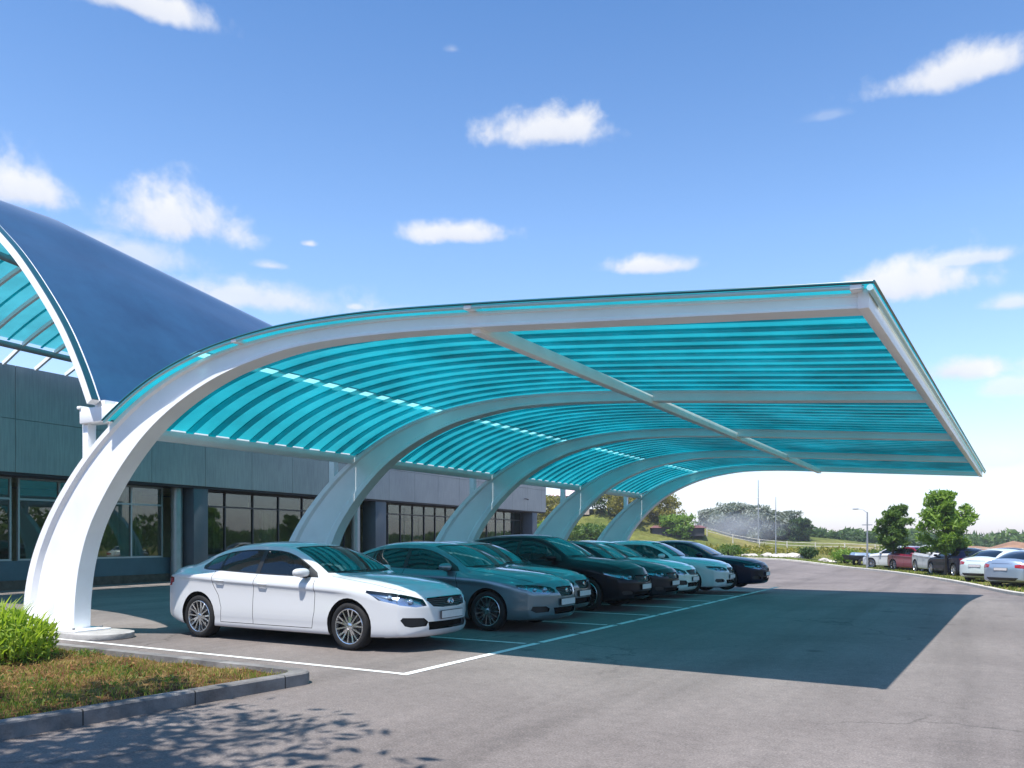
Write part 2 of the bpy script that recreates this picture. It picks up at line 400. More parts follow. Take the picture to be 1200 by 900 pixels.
def catmull(pts, k):
    out = []; n = len(pts)
    for i in range(n-1):
        p1, p2 = Vector(pts[i]), Vector(pts[i+1])
        p0 = Vector(pts[i-1]) if i > 0 else p1*2-p2
        p3 = Vector(pts[i+2]) if i+2 < n else p2*2-p1
        for j in range(k):
            t = j/k
            out.append(.5*((2*p1)+(p2-p0)*t+(2*p0-5*p1+4*p2-p3)*t*t+(3*p1-p0-3*p2+p3)*t**3))
    out.append(Vector(pts[-1])); return out
def sstep(a, b, x):
    t = max(0, min(1, (x-a)/(b-a))); return t*t*(3-2*t)
# ------------------------------------------------------------------ cars
def inside(p, poly):
    x, y = p; c = False; n = len(poly); j = n-1
    for i in range(n):
        xi, yi = poly[i]; xj, yj = poly[j]
        if (yi > y) != (yj > y) and x < (xj-xi)*(y-yi)/(yj-yi)+xi: c = not c
        j = i
    return c
AX = {'side': (0, 2, 1), 'front': (1, 2, 0), 'top': (0, 1, 2)}
def cut(bm, poly, view, filt):
    """score the outline of poly, projected along one axis, into the faces that pass filt; return faces inside it"""
    a, b, c = AX[view]
    lo = (min(p[0] for p in poly)-.002, min(p[1] for p in poly)-.002); hi = (max(p[0] for p in poly)+.002, max(p[1] for p in poly)+.002)
    def near(f):
        u = [v.co[a] for v in f.verts]; w = [v.co[b] for v in f.verts]
        return max(u) >= lo[0] and min(u) <= hi[0] and max(w) >= lo[1] and min(w) <= hi[1] and filt(f)
    n = len(poly); cand = set(f for f in bm.faces if near(f))
    for i in range(n):
        p, q = poly[i], poly[(i+1) % n]
        dx, dy = q[0]-p[0], q[1]-p[1]; L = math.hypot(dx, dy)
        if L < 1e-6: continue
        e0 = (min(p[0],q[0])-.03, min(p[1],q[1])-.03); e1 = (max(p[0],q[0])+.03, max(p[1],q[1])+.03)
        fs = []
        for f in cand:
            u = [v.co[a] for v in f.verts]; w = [v.co[b] for v in f.verts]
            if max(u) >= e0[0] and min(u) <= e1[0] and max(w) >= e0[1] and min(w) <= e1[1]: fs.append(f)
        if not fs: continue
        co = [0,0,0]; co[a], co[b] = p; no = [0,0,0]; no[a], no[b] = -dy/L, dx/L
        geom = set(fs)
        for f in fs: geom.update(f.edges); geom.update(f.verts)
        r = bmesh.ops.bisect_plane(bm, geom=list(geom), dist=1e-5, plane_co=co, plane_no=no)
        for f in r['geom']:
            if isinstance(f, bmesh.types.BMFace): cand.add(f)
        cand = set(f for f in cand if f.is_valid)
    bm.normal_update()
    out = []
    for f in cand:
        if not f.is_valid or not filt(f): continue
        cc = f.calc_center_median()
        if inside((cc[a], cc[b]), poly): out.append(f)
    return out
def extract(bm, faces, keep=False):
    nb = bmesh.new(); vm = {}
    for f in faces:
        vs = []
        for v in f.verts:
            if v not in vm: vm[v] = nb.verts.new(v.co)
            vs.append(vm[v])
        try:
            nf = nb.faces.new(vs); nf.material_index = f.material_index
        except ValueError: pass
    nb.normal_update()
    if not keep: bmesh.ops.delete(bm, geom=faces, context='FACES')
    return nb
def push(nb, d):
    nb.normal_update()
    ns = {v: v.normal.copy() for v in nb.verts}
    for v, nn in ns.items(): v.co += nn*d
def strip(path, w):
    out = []
    for (x0,y0),(x1,y1) in zip(path, path[1:]):
        L = math.hypot(x1-x0, y1-y0); nx, ny = -(y1-y0)/L*w/2, (x1-x0)/L*w/2
        out.append([(x0+nx,y0+ny),(x1+nx,y1+ny),(x1-nx,y1-ny),(x0-nx,y0-ny)])
    return out

BASE = dict(
 zb=[(2.45,.225),(2.3,.185),(2.1,.17),(1.8,.165),(-1.8,.17),(-2.1,.20),(-2.3,.25),(-2.45,.33)],
 w=[(2.45,.74),(2.3,.80),(2.1,.855),(1.85,.895),(1.5,.912),(1.0,.905),(0,.91),(-1.0,.912),(-1.5,.915),(-1.9,.895),(-2.2,.85),(-2.45,.76)],
 zc=[(2.45,.62),(2.1,.685),(1.8,.735),(1.45,.775),(1.0,.80),(0,.84),(-1.0,.875),(-1.5,.90),(-2.1,.915),(-2.45,.87)],
 zs=[(2.45,.735),(2.3,.775),(2.1,.815),(1.8,.86),(1.45,.895),(1.1,.92),(.9,.93),(.5,.94),(0,.95),(-.8,.98),(-1.3,1.0),(-1.8,1.01),(-2.2,1.0),(-2.45,.95)],
 ws=[(2.45,.68),(2.3,.74),(2.1,.79),(1.8,.825),(1.45,.835),(1.1,.84),(.9,.845),(0,.85),(-.8,.845),(-1.3,.825),(-1.8,.79),(-2.2,.75),(-2.45,.68)],
 zr=[(2.45,.76),(2.3,.80),(2.1,.845),(1.8,.90),(1.45,.937),(1.15,.96),(1.0,.975),(.9,1.02),(.75,1.11),(.55,1.215),(.35,1.30),(.15,1.362),(-.1,1.395),(-.5,1.402),(-.9,1.380),(-1.2,1.325),(-1.5,1.235),(-1.75,1.14),(-1.93,1.08),(-2.1,1.06),(-2.3,1.04),(-2.45,.97)],
 wr=[(2.45,.58),(2.1,.64),(1.8,.67),(1.15,.72),(1.0,.735),(.9,.735),(.75,.71),(.55,.67),(.35,.635),(.15,.60),(-.5,.585),(-1,.575),(-1.3,.57),(-1.6,.58),(-1.8,.61),(-2.0,.65),(-2.45,.62)],
 zt=[(2.45,.785),(2.3,.835),(2.1,.885),(1.8,.94),(1.45,.985),(1.15,1.01),(1.05,1.02),(.95,1.065),(.75,1.175),(.55,1.275),(.35,1.36),(.15,1.42),(-.1,1.455),(-.5,1.468),(-.9,1.45),(-1.2,1.40),(-1.5,1.318),(-1.75,1.222),(-1.93,1.145),(-2.04,1.115),(-2.2,1.115),(-2.3,1.105),(-2.45,1.03)],
)
def variant(kind):
    T = {k: list(v) for k, v in BASE.items()}
    if kind == 'suv':
        T['zr'] = [(x, z*1.10) for x, z in BASE['zr'] if x > -.6] + [(-1.0,1.525),(-1.5,1.47),(-1.85,1.36),(-2.1,1.22),(-2.3,1.10),(-2.45,1.02)]
        T['zt'] = [(x, z*1.10) for x, z in BASE['zt'] if x > -.6] + [(-1.0,1.60),(-1.5,1.55),(-1.85,1.45),(-2.1,1.31),(-2.3,1.17),(-2.45,1.07)]
        T['wr'] = [(x, y) for x, y in BASE['wr'] if x > -.6] + [(-1.5,.58),(-1.9,.59),(-2.2,.63),(-2.45,.64)]
        for k in ('zc','zs'): T[k] = [(x, z*1.08) for x, z in BASE[k]]
        T['zb'] = [(x, z+.05) for x, z in BASE['zb']]
    if kind == 'hatch':
        T['zr'] = [(x, z) for x, z in BASE['zr'] if x > -.6] + [(-1.0,1.385),(-1.5,1.33),(-1.85,1.25),(-2.1,1.13),(-2.3,1.04),(-2.45,.96)]
        T['zt'] = [(x, z) for x, z in BASE['zt'] if x > -.6] + [(-1.0,1.455),(-1.5,1.41),(-1.85,1.33),(-2.1,1.21),(-2.3,1.09),(-2.45,1.0)]
        T['wr'] = [(x, y) for x, y in BASE['wr'] if x > -.6] + [(-1.5,.57),(-1.9,.58),(-2.2,.62),(-2.45,.62)]
    return {k: interp(v) for k, v in T.items()}

def make_wheel(r=.325, style=0):
    """wheel at origin, outer face towards -Y"""
    tb = MB()
    tb.lathe([(r-.085,-.095),(r-.06,-.108),(r-.025,-.106),(r-.006,-.085),(r,-.06),(r,.06),(r-.006,.085),(r-.03,.105),(r-.085,.095)], 40, 'Y')
    rb = MB(); R0 = r-.084
    rb.lathe([(R0+.004,-.095),(R0-.004,-.100),(R0-.014,-.097),(R0-.022,-.075),(R0-.03,-.02),(R0-.03,.09)], 40, 'Y')
    ns = 10
    for k in range(ns):
        for dd in ((-.085,.085) if style == 0 else (0,)):
            a0 = 2*PI*k/ns*(1 if style == 1 else 1); 
            if style == 0 and k % 2: continue
            a = a0 + dd*1.15; b = a0 + dd*2.2 if style == 0 else a0
            p0 = (math.cos(a)*.045, -.078, math.sin(a)*.045); p1 = (math.cos((a+b)/2)*R0*.55, -.074, math.sin((a+b)/2)*R0*.55)
            p2 = (math.cos(b)*(R0-.012), -.088, math.sin(b)*(R0-.012))
            rb.bar(p0, p1, .026, .024, 0, (0,1,0)); rb.bar(p1, p2, .022, .024, 0, (0,1,0))
        if style == 0 and k % 2:
            a = 2*PI*k/ns
            rb.bar((math.cos(a)*.045,-.076,math.sin(a)*.045), (math.cos(a)*(R0-.012),-.084,math.sin(a)*(R0-.012)), .020, .022, 0, (0,1,0))
    rb.lathe([(.0,-.095),(.030,-.094),(.055,-.084),(.062,-.06)], 20, 'Y')
    rb.lathe([(.001,-.02),(.15,-.02),(.155,.0),(.001,.0)], 28, 'Y', mi=1)
    rb.lathe([(.15,.03),(R0-.028,.03)], 28, 'Y', mi=2); rb.lathe([(.001,.031),(.16,.031)], 20, 'Y', mi=2)
    return rb, tb

def make_car(kind='sedan', pm='p_white', loc=(0,0,0), rz=0, label='', cat='car', group=None, emblem='oval', res=1.0, wstyle=0, name='parked_car', L=1.0, tint=False):
    T = variant(kind); root = thing(name, loc, label, cat, group, rz)
    K = L
    # --- skin
    xs = []; x = 2.33
    while x > -2.36: xs.append(x); x -= .06/res
    rings = []
    def half(x):
        zb, w, zc, zs, ws, zr, wr, zt = (T[k](x) for k in ('zb','w','zc','zs','ws','zr','wr','zt'))
        cf = sstep(-2.25,-1.8,x)*(1-sstep(1.1,1.7,x))
        low = [(0,zb),(w*.60,zb),(w*.90,zb+.015),(w*.970,zb+.05),(w*(.995-.012*cf),zb+.15),(w*(.998-.004*cf),zb+.27),(w*(.998-.018*cf),zc-.07),(w*1.0,zc)]
        hi = [(w*1.0,zc),(w*.985,(zc+zs)/2+.004),(ws,zs)]
        gh = [(ws,zs),((ws+wr)/2+.018*min(1,(zr-zs)/.2),(zs+zr)/2),(wr+.012,zr-.02*min(1,(zr-zs)/.2)),(wr-.02,zr+.006)]
        tp = [(wr-.02,zr+.006),(wr*.66,zr+(zt-zr)*.62),(wr*.33,zr+(zt-zr)*.90),(0,zt)]
        c1 = catmull([(a,b,0) for a,b in low],3); c2 = catmull([(a,b,0) for a,b in hi],3)
        c3 = catmull([(a,b,0) for a,b in gh],4); c4 = catmull([(a,b,0) for a,b in tp],4)
        return c1[:-1]+c2[:-1]+c3[:-1]+c4
    def ring(x):
        h = half(x); r = [(p.x,p.y) for p in h] + [(-p.x,p.y) for p in reversed(h[1:-1])]; return r
    bm = bmesh.new(); allr = []
    def sweep(x, y, z):
        a = .30*sstep(1.15,2.4,x)*(abs(y)/.9)**2.3 if x > 0 else -.20*sstep(1.3,2.4,-x)*(abs(y)/.9)**2.3
        lean = 0
        if x > 2.0: lean = -.08*sstep(.58,.85,z)*sstep(2.0,2.4,x)
        if x < -2.0: lean = .06*sstep(.7,1.1,z)*sstep(2.0,2.4,-x)
        return ((x - a + lean)*K, y, z)
    def capring(x, zc0, k, dx):
        return [sweep(x+dx, y*k, zc0+(z-zc0)*k) for y, z in ring(x)]
    ks = [.04,.15,.3,.45,.6,.72,.82,.9,.95,.98,.995]
    for k in ks: allr.append(capring(xs[0], .50, k, .12*math.sqrt(1-k**3.2)))
    for x in xs: allr.append([sweep(x, y, z) for y, z in ring(x)])
    for k in reversed(ks): allr.append(capring(xs[-1], .62, k, -.10*math.sqrt(1-k**3.2)))
    vr = [[bm.verts.new(p) for p in r] for r in allr]; n = len(vr[0])
    for i in range(len(vr)-1):
        for j in range(n):
            bm.faces.new((vr[i][j], vr[i+1][j], vr[i+1][(j+1)%n], vr[i][(j+1)%n]))
    bm.faces.new(vr[0]); bm.faces.new(list(reversed(vr[-1])))
    bmesh.ops.recalc_face_normals(bm, faces=bm.faces)
    if bm.faces[len(bm.faces)//2].normal.dot(bm.faces[len(bm.faces)//2].calc_center_median()-Vector((bm.faces[len(bm.faces)//2].calc_center_median().x,0,.6))) < 0:
        bmesh.ops.reverse_faces(bm, faces=bm.faces)
    bm.normal_update()
    bvh = BVHTree.FromBMesh(bm)
    def hit(o, d):
        r = bvh.ray_cast(Vector(o), Vector(d)); return r[0], r[1]
    PAINT, BLK, GAP = 0, 1, 2
    mats = [M[pm], M['black'], M['gap']]
    side = lambda f: abs(f.normal.y) > .45
    # --- wheel arches
    R = .325 if kind != 'suv' else .35
    ax = (1.42*K, -1.46*K)
    for xc in ax:
        circ = [(xc+(R+.052)*math.cos(2*PI*k/28), R+.01+(R+.05)*math.sin(2*PI*k/28)) for k in range(28)]
        fl = lambda f: abs(f.calc_center_median().y) > .52 and f.calc_center_median().z < .85
        bmesh.ops.delete(bm, geom=cut(bm, circ, 'side', fl), context='FACES')
    for xc in ax:
        for sg in (-1, 1):
            lb = MB(); n_ = 20; vs = []
            yo = min(abs(T['w'](xc/K+.3)), abs(T['w'](xc/K-.3)))*.985
            for k in range(n_+1):
                a = PI*(-.12+1.24*k/n_); c_, s_ = math.cos(a)*(R+.05), math.sin(a)*(R+.048)
                # side of the body at this height
                q = bvh.ray_cast(Vector((xc+c_, sg*1.5, max(.18, R+.01+s_))), Vector((0,-sg,0)))[0]
                yy = abs(q.y)-.002 if q is not None and abs(q.y) > .6 else yo*.93
                vs += [(xc+c_, sg*yy, R+.01+s_), (xc+c_*.93, sg*(yy-.025), R+.01+s_*.93), (xc+c_*.93, sg*.50, R+.01+s_*.93), (xc, sg*.50, R+.01)]
            lb.add(vs, [(4*k+j, 4*k+j+1, 4*k+j+5, 4*k+j+4) for k in range(n_) for j in range(3)])
            lb.build('wheel_liner', M['gap'], root)
    # --- daylight opening: black trim, then the panes
    zr = T['zr']; zs = T['zs']
    endx = {'sedan': -1.50, 'hatch': -1.75, 'suv': -1.85}[kind]
    def topz(x): return zr(x)-.055
    fx = .84
    bot = lambda x: zs(x)+.035
    dlo_top = [(x, topz(x)) for x in np.linspace(fx-.06, endx+.16, 14)]
    dlo = [(fx*1.0, bot(fx))] + [(a, b) for a, b in dlo_top if b > bot(a)+.02] + [(endx, bot(endx)+.055), (endx+.03, bot(endx)+.01)] + [(x, bot(x)) for x in np.linspace(endx+.12, fx-.1, 8)]
    dlo = [(a*K, b) for a, b in dlo]
    for f in cut(bm, dlo, 'side', side): f.material_index = BLK
    def pane(x0, x1, g=.016):
        xs_ = np.linspace(x0, x1, 9)
        tops = [(x, min(topz(x), 9)-g) for x in xs_]; bots = [(x, bot(x)+g) for x in reversed(xs_)]
        tops2 = []; bots2 = []
        for (a, t), b in zip(tops, reversed(bots)):
            if t > b[1]+.01: tops2.append((a, t)); bots2.append(b)
        return [(a*K, b) for a, b in tops2 + list(reversed(bots2))]
    bp = -.30
    pl = [('door_window', pane(.62, bp+.04), 'car_glass'), ('door_window', pane(bp-.04, -1.06), 'car_glass_tint')]
    pl.append(('quarter_window', pane(-1.10, endx+.10), 'car_glass_tint'))
    glass_parts = []
    for nm, poly, gm in pl:
        if len(poly) < 4: continue
        fs = cut(bm, poly, 'side', lambda f: side(f) and f.calc_center_median().z > .9)
        for sg in (-1, 1):
            sel = [f for f in fs if f.is_valid and f.calc_center_median().y*sg > 0]
            if sel: glass_parts.append((nm, extract(bm, sel, True), gm)); 
        bmesh.ops.delete(bm, geom=fs, context='FACES')
    # windscreen and rear window (from above)
    wr = T['wr']; up = lambda f: f.normal.z > .15 and abs(f.normal.y) < .75 and f.calc_center_median().z > .95
    yb = [-.70,-.5,-.25,0,.25,.5,.70]
    fx0 = lambda y: (1.06-.16*(abs(y)/.7)**2)*K
    fx1 = lambda y: (.22-.10*(abs(y)/.6)**2)*K
    wpoly = [(fx0(y), y*.985) for y in yb] + [(x*K, wr(x)-.045) for x in (.72,.5,.3)] + [(fx1(y), y) for y in (.53,.35,.18,0,-.18,-.35,-.53)] + [(x*K, -(wr(x)-.045)) for x in (.3,.5,.72)]
    wfs = cut(bm, wpoly, 'top', up)
    for f in wfs: f.material_index = BLK
    wp2 = [(fx0(y)-.035, y*.955) for y in yb] + [(x*K, wr(x)-.07) for x in (.70,.5,.3)] + [(fx1(y)+.03, y) for y in (.51,.35,.18,0,-.18,-.35,-.51)] + [(x*K, -(wr(x)-.07)) for x in (.3,.5,.70)]
    wfs = cut(bm, wp2, 'top', up); glass_parts.append(('windscreen', extract(bm, wfs), 'car_glass'))
    if kind == 'sedan': ra, rb_ = -1.18, -1.92
    elif kind == 'hatch': ra, rb_ = -1.80, -2.27
    else: ra, rb_ = -1.80, -2.25
    rp = [(ra*K, y) for y in (-.50,-.25,0,.25,.50)] + [(x*K, wr(x)-.055) for x in np.linspace(ra-.1, rb_+.05, 4)] + [(rb_*K-.02*(1-abs(y)/.5), y) for y in (.5,.25,0,-.25,-.5)] + [(x*K, -(wr(x)-.055)) for x in np.linspace(rb_+.05, ra-.1, 4)]
    upr = lambda f: f.normal.z > .12 and abs(f.normal.y) < .8 and f.calc_center_median().z > .95 and f.calc_center_median().x < -.8
    rfs = cut(bm, rp, 'top', upr)
    if rfs: glass_parts.append(('rear_window', extract(bm, rfs), 'car_glass_tint'))
    # --- panel gaps
    z0 = .27 if kind != 'suv' else .33
    G = [[(.80,bot(.8)-.03),(.835,.75),(.83,.5),(.78,z0)], [(bp,bot(bp)-.005),(bp-.02,.6),(bp-.02,z0)],
         [(-1.17,bot(-1.17)-.005),(-1.14,.82),(-1.02,.66),(-.96,.48),(-.98,z0)], [(.78,z0),(-.98,z0)]]
    for path in G:
        for q in strip([(a*K,b) for a,b in path], .009):
            for f in cut(bm, q, 'side', side): f.material_index = GAP
    for sg in (-1,1):
        path = [(.98*K, sg*.70),(1.5*K, sg*.715),(1.9*K, sg*.69),(2.12*K, sg*.60)]
        for q in strip(path, .009):
            for f in cut(bm, q, 'top', lambda f: f.normal.z > .3 and f.calc_center_median().z > .6): f.material_index = GAP
    # sill: dark lower edge
    for f in bm.faces:
        c = f.calc_center_median()
        if c.z < .20+(.06 if kind == 'suv' else 0) and abs(f.normal.z) > .5: f.material_index = BLK
    # --- front end
    fr = lambda f: f.normal.x > .10 and f.calc_center_median().x > 1.5
    zo = .03 if kind == 'suv' else 0
    def front_recess(nm, poly, depth, mat, mi=1):
        fs = cut(bm, [(a, b+zo) for a, b in poly], 'front', fr)
        if not fs: return
        nb = extract(bm, fs)
        bmesh.ops.inset_region(nb, faces=nb.faces[:], thickness=.008, depth=-depth, use_even_offset=True)
        return bmobj(nm, nb, mat, root)
    if wstyle == 0:
        grille = [(-.40,.715),(-.44,.69),(-.36,.60),(-.2,.585),(.2,.585),(.36,.60),(.44,.69),(.40,.715),(.2,.722),(-.2,.722)]
        lamp = [(.46,.615),(.48,.70),(.60,.742),(.74,.785),(.86,.82),(.88,.79),(.85,.69),(.76,.628),(.60,.600)]
        fog = [(.47,.345),(.44,.40),(.50,.455),(.74,.465),(.76,.43),(.72,.355),(.66,.335)]
        intake = [(-.42,.29),(-.44,.40),(.44,.40),(.42,.29)]
        plz = .485
    elif wstyle == 1:
        grille = [(-.26,.72),(-.30,.69),(-.22,.58),(-.12,.565),(.12,.565),(.22,.58),(.30,.69),(.26,.72)]
        lamp = [(.36,.63),(.34,.68),(.40,.72),(.56,.75),(.72,.765),(.82,.765),(.82,.70),(.72,.64),(.55,.615)]
        fog = [(.50,.33),(.48,.38),(.55,.42),(.74,.42),(.76,.36),(.70,.32)]
        intake = [(-.36,.28),(-.40,.39),(.40,.39),(.36,.28)]
        plz = .475
    else:
        grille = [(-.10,.72),(-.36,.725),(-.40,.68),(-.36,.59),(-.12,.57),(.12,.57),(.36,.59),(.40,.68),(.36,.725),(.10,.72)]
        lamp = [(.46,.64),(.45,.70),(.60,.745),(.76,.785),(.86,.80),(.86,.75),(.78,.68),(.60,.635)]
        fog = [(.50,.33),(.48,.38),(.56,.41),(.72,.41),(.74,.37),(.70,.32)]
        intake = [(-.46,.28),(-.48,.38),(.48,.38),(.46,.28)]
        plz = .48
    g = front_recess('grille', grille, .035, M['grille'])
    front_recess('air_intake', intake, .05, M['gap'])
    for sg in (-1, 1):
        fo = [(a*sg, b) for a, b in fog]
        front_recess('fog_recess', fo, .035, M['black'])
        la = [(a*sg, b+zo) for a, b in lamp]
        flt = lambda f: f.normal.x > .10 and f.calc_center_median().x > 1.55 and f.normal.z < .95
        fs = cut(bm, la, 'front', flt)
        if not fs: continue
        ln = extract(bm, fs)
        bk = ln.copy(); bmesh.ops.inset_region(bk, faces=bk.faces[:], thickness=.012, depth=-.055, use_even_offset=True)
        ho = bmobj('headlamp', bk, M['bowl'], root); bmobj('lens', ln, M['lens'], ho)
        for yy, rr_ in ((.78 if wstyle == 0 else .66, .034), (.62 if wstyle == 0 else .50, .042)):
            zz = (.668 if yy < .7 else .725) if wstyle == 0 else .685
            h, nn = hit((4, sg*yy, zz+zo), (-1,0,0))
            if h:
                pb = MB(); pb.ball((h.x-.048, h.y-sg*.006, h.z), rr_, 14); pb.build('projector', M['projector'], ho, True)
    # plate
    h, _ = hit((4, 0, plz+zo), (-1,0,0))
    pb = MB(); pb.box(h.x+.004, h.x+.014, -.26, .26, plz+zo-.057, plz+zo+.057, 1); pb.box(h.x+.0145, h.x+.019, -.25, .25, plz+zo-.048, plz+zo+.048, 0)
    pb.build('number_plate', [M['plate'], M['black']], root)
    h2, _ = hit((-4, 0, .74+zo), (1,0,0)); pb = MB()
    pb.box(h2.x-.014, h2.x-.004, -.26, .26, .685+zo, .795+zo, 1); pb.box(h2.x-.019, h2.x-.0145, -.25, .25, .692+zo, .788+zo, 0)
    pb.build('number_plate', [M['plate'], M['black']], root)
    # emblem: oval ring round a slanted stroke
    h, _ = hit((4, 0, .655+zo), (-1,0,0)); eb = MB()
    if emblem == 'oval':
        pts = [(h.x+.012, .062*math.cos(a), .655+zo+.036*math.sin(a)) for a in np.linspace(0, 2*PI, 25)]
        eb.tube(pts, .007, 6); eb.tube([(h.x+.012,-.035,.635+zo),(h.x+.016,-.022,.675+zo)], .006, 6); eb.tube([(h.x+.012,.022,.635+zo),(h.x+.016,.035,.675+zo)], .006, 6)
        eb.tube([(h.x+.014,-.028,.653+zo),(h.x+.014,.028,.657+zo)], .006, 6)
    else:
        eb.lathe([(.001,.012),(.034,.012),(.040,.006),(.040,0)], 20, 'X', (h.x+.002, 0, .655+zo))
    eb.build('emblem', M['chrome'], root, True)
    if wstyle == 0:   # bright strip along the grille top
        eb = MB(); pts = []
        for y in np.linspace(-.44, .44, 17):
            z = .725-.01*(abs(y)/.44)**2+zo; h, _ = hit((4, y, z), (-1,0,0))
            if h: pts.append((h.x+.003, y, z))
        eb.tube(pts, .006, 6); eb.build('grille_trim', M['chrome'], root, True)
    # --- rear lamps
    rr = lambda f: f.normal.x < -.30 and f.calc_center_median().x < -1.6
    for sg in (-1, 1):
        poly = [(sg*.50,.80+zo),(sg*.48,.90+zo),(sg*.66,.93+zo),(sg*.92,.90+zo),(sg*.92,.80+zo),(sg*.75,.77+zo)]
        fs = cut(bm, poly, 'front', rr)
        if fs:
            nb = extract(bm, fs); push(nb, .003); bmobj('tail_lamp', nb, M['red_lamp'], root)
    for f in cut(bm, [(-.50,.30+zo),(-.62,.42+zo),(.62,.42+zo),(.50,.30+zo)], 'front', rr): f.material_index = BLK
    tb_ = MB()
    for y in (-.40,-.2,0,.2,.40):
        h, _ = hit((-4, y, .955+zo), (1,0,0))
        if h: tb_.v.append((h.x-.006, y, .955+zo))
    if len(tb_.v) == 5:
        P5 = tb_.v; tb_ = MB(); tb_.tube(P5, .010, 6); tb_.build('boot_trim', M['chrome'], root, True)
    # --- cabin behind the glass
    cb = MB()
    zf = .42
    cb.box(-1.35*K, .95*K, -.70, .70, zf-.05, zf)
    cb.box(.70*K, 1.0*K, -.70, .70, zf+.01, .93)
    cb.box(-1.40*K, -1.30*K, -.68, .68, zf+.01, .95)
    for sy in (-.38, .38):
        cb.box(-.25*K, .25*K, sy-.25, sy+.25, .55, .68); cb.bar((-.28*K, sy, .66), (-.45*K, sy, 1.16), .48, .12, 0, (1,0,0)); cb.bar((-.46*K, sy, 1.17), (-.48*K, sy, 1.32), .26, .08, 0, (1,0,0))
    cb.box(-1.1*K, -.75*K, -.6, .6, .55, .68); cb.bar((-1.10*K, 0, .67), (-1.25*K, 0, 1.10), 1.2, .12, 0, (1,0,0))
    sw = [(.45*K+.03*math.sin(a), .38+.18*math.cos(a), .92+.18*math.sin(a)) for a in np.linspace(0, 2*PI, 17)]
    cb.tube(sw, .014, 6)
    cb.build('cabin', M['interior'], root)
    for nm, nb, gm in glass_parts:
        push(nb, -.004); bmobj(nm, nb, M[gm], root, 60)
    # --- body
    bo = bmobj('body', bm, mats, root, 40)
    # --- mirrors, handles, wipers
    for sg in (-1, 1):
        zm = bot(.66)+.045; h, _ = hit((.66*K, sg*2, zm-.05), (0,-sg,0)); y0 = abs(h.y)
        mb = MB(); cx, cy = .63*K, sg*(y0+.115)
        mb.ball((0,0,0), 1, 18)
        vs = []
        for v in mb.v:
            x, y, z = v; x = math.copysign(abs(x)**.75, x); z = math.copysign(abs(z)**.8, z)
            yo = y*sg
            vs.append((cx + x*.075*(1-.25*yo) - .03*yo, cy + math.copysign(abs(y)**.7, y)*.105, zm+.02 + z*.062*(1-.12*yo)))
        mb.v = vs; mo = mb.build('side_mirror', M[pm], root, True, angle=60)
        sb = MB(); sb.bar((cx-.01, sg*(y0-.02), zm-.045), (cx, cy-sg*.02, zm-.03), .07, .035); sb.build('mirror_arm', M['black'], mo, bevel=.006)
        for hx in (-.14, -1.0):
            zh = T['zc'](hx)+.012; h, nn = hit((hx*K, sg*2, zh), (0,-sg,0)); hb = MB()
            hb.tube([(hx*K-.09, h.y-sg*.004, zh), (hx*K-.06, h.y+sg*.022, zh), (hx*K+.07, h.y+sg*.022, zh-.004), (hx*K+.10, h.y-sg*.004, zh-.004)], [.008,.011,.011,.008], 8)
            hb.build('door_handle', M[pm], root, True)
    for ya, yb_ in ((.05,.62),(-.55,.02)):
        pts = []
        for t in np.linspace(0, 1, 6):
            y = ya+(yb_-ya)*t; x = (1.02-.02*t-.12*(abs(y)/.7)**2)*K; h, nn = hit((x, y, 3), (0,0,-1)); pts.append((h.x, h.y, h.z+.014))
        wb = MB(); wb.tube(pts, .008, 5); wb.build('wiper', M['black'], root)
    # --- wheels
    rbm, tbm = make_wheel(R, 0 if wstyle != 2 else 1)
    w0 = None
    for i, xc in enumerate(ax):
        for sg in (-1, 1):
            if w0 is None:
                w0 = rbm.build('wheel', [M['rim'], M['disc'], M['black']], root, True, angle=30)
                tbm.build('tyre', M['tyre'], w0, True, angle=50); wv = w0
            else: wv = copy_tree(w0, root)
            wv.location = (xc, sg*.785, R); wv.rotation_euler = (0, .3*i+.2*sg, 0 if sg < 0 else PI)
            if sg > 0: wv.rotation_euler = (0, .3*i, PI)
    return root
def copy_car(src, pm_old, pm_new, loc, rz, label, group, L=1):
    c = copy_tree(src); c.location = loc; c.rotation_euler = (0,0,rz); c['label'] = label
    if group: c['group'] = group
    def walk(o):
        if o.type == 'MESH':
            for i, s in enumerate(o.material_slots):
                if s.material == M[pm_old]:
                    s.link = 'OBJECT'; s.material = M[pm_new]
        for ch in o.children: walk(ch)
    walk(c); return c
# ------------------------------------------------------------------ view axes (only used to lay out directions of clouds and the camera itself)
YAW = math.atan(550/960)
FW = Vector((-math.sin(YAW), math.cos(YAW), 0)); RT = Vector((math.cos(YAW), math.sin(YAW), 0)); UP = Vector((0,0,1))
cd = bpy.data.cameras.new('camera'); cam = bpy.data.objects.new('camera', cd); COL.objects.link(cam); S.camera = cam
cam.location = (0,0,1.5); cam.rotation_euler = (PI/2, 0, YAW); cd.sensor_width = 36; cd.lens = 28.8; cd.shift_y = 182/1200; cd.clip_end = 6000; cd.clip_start = .05

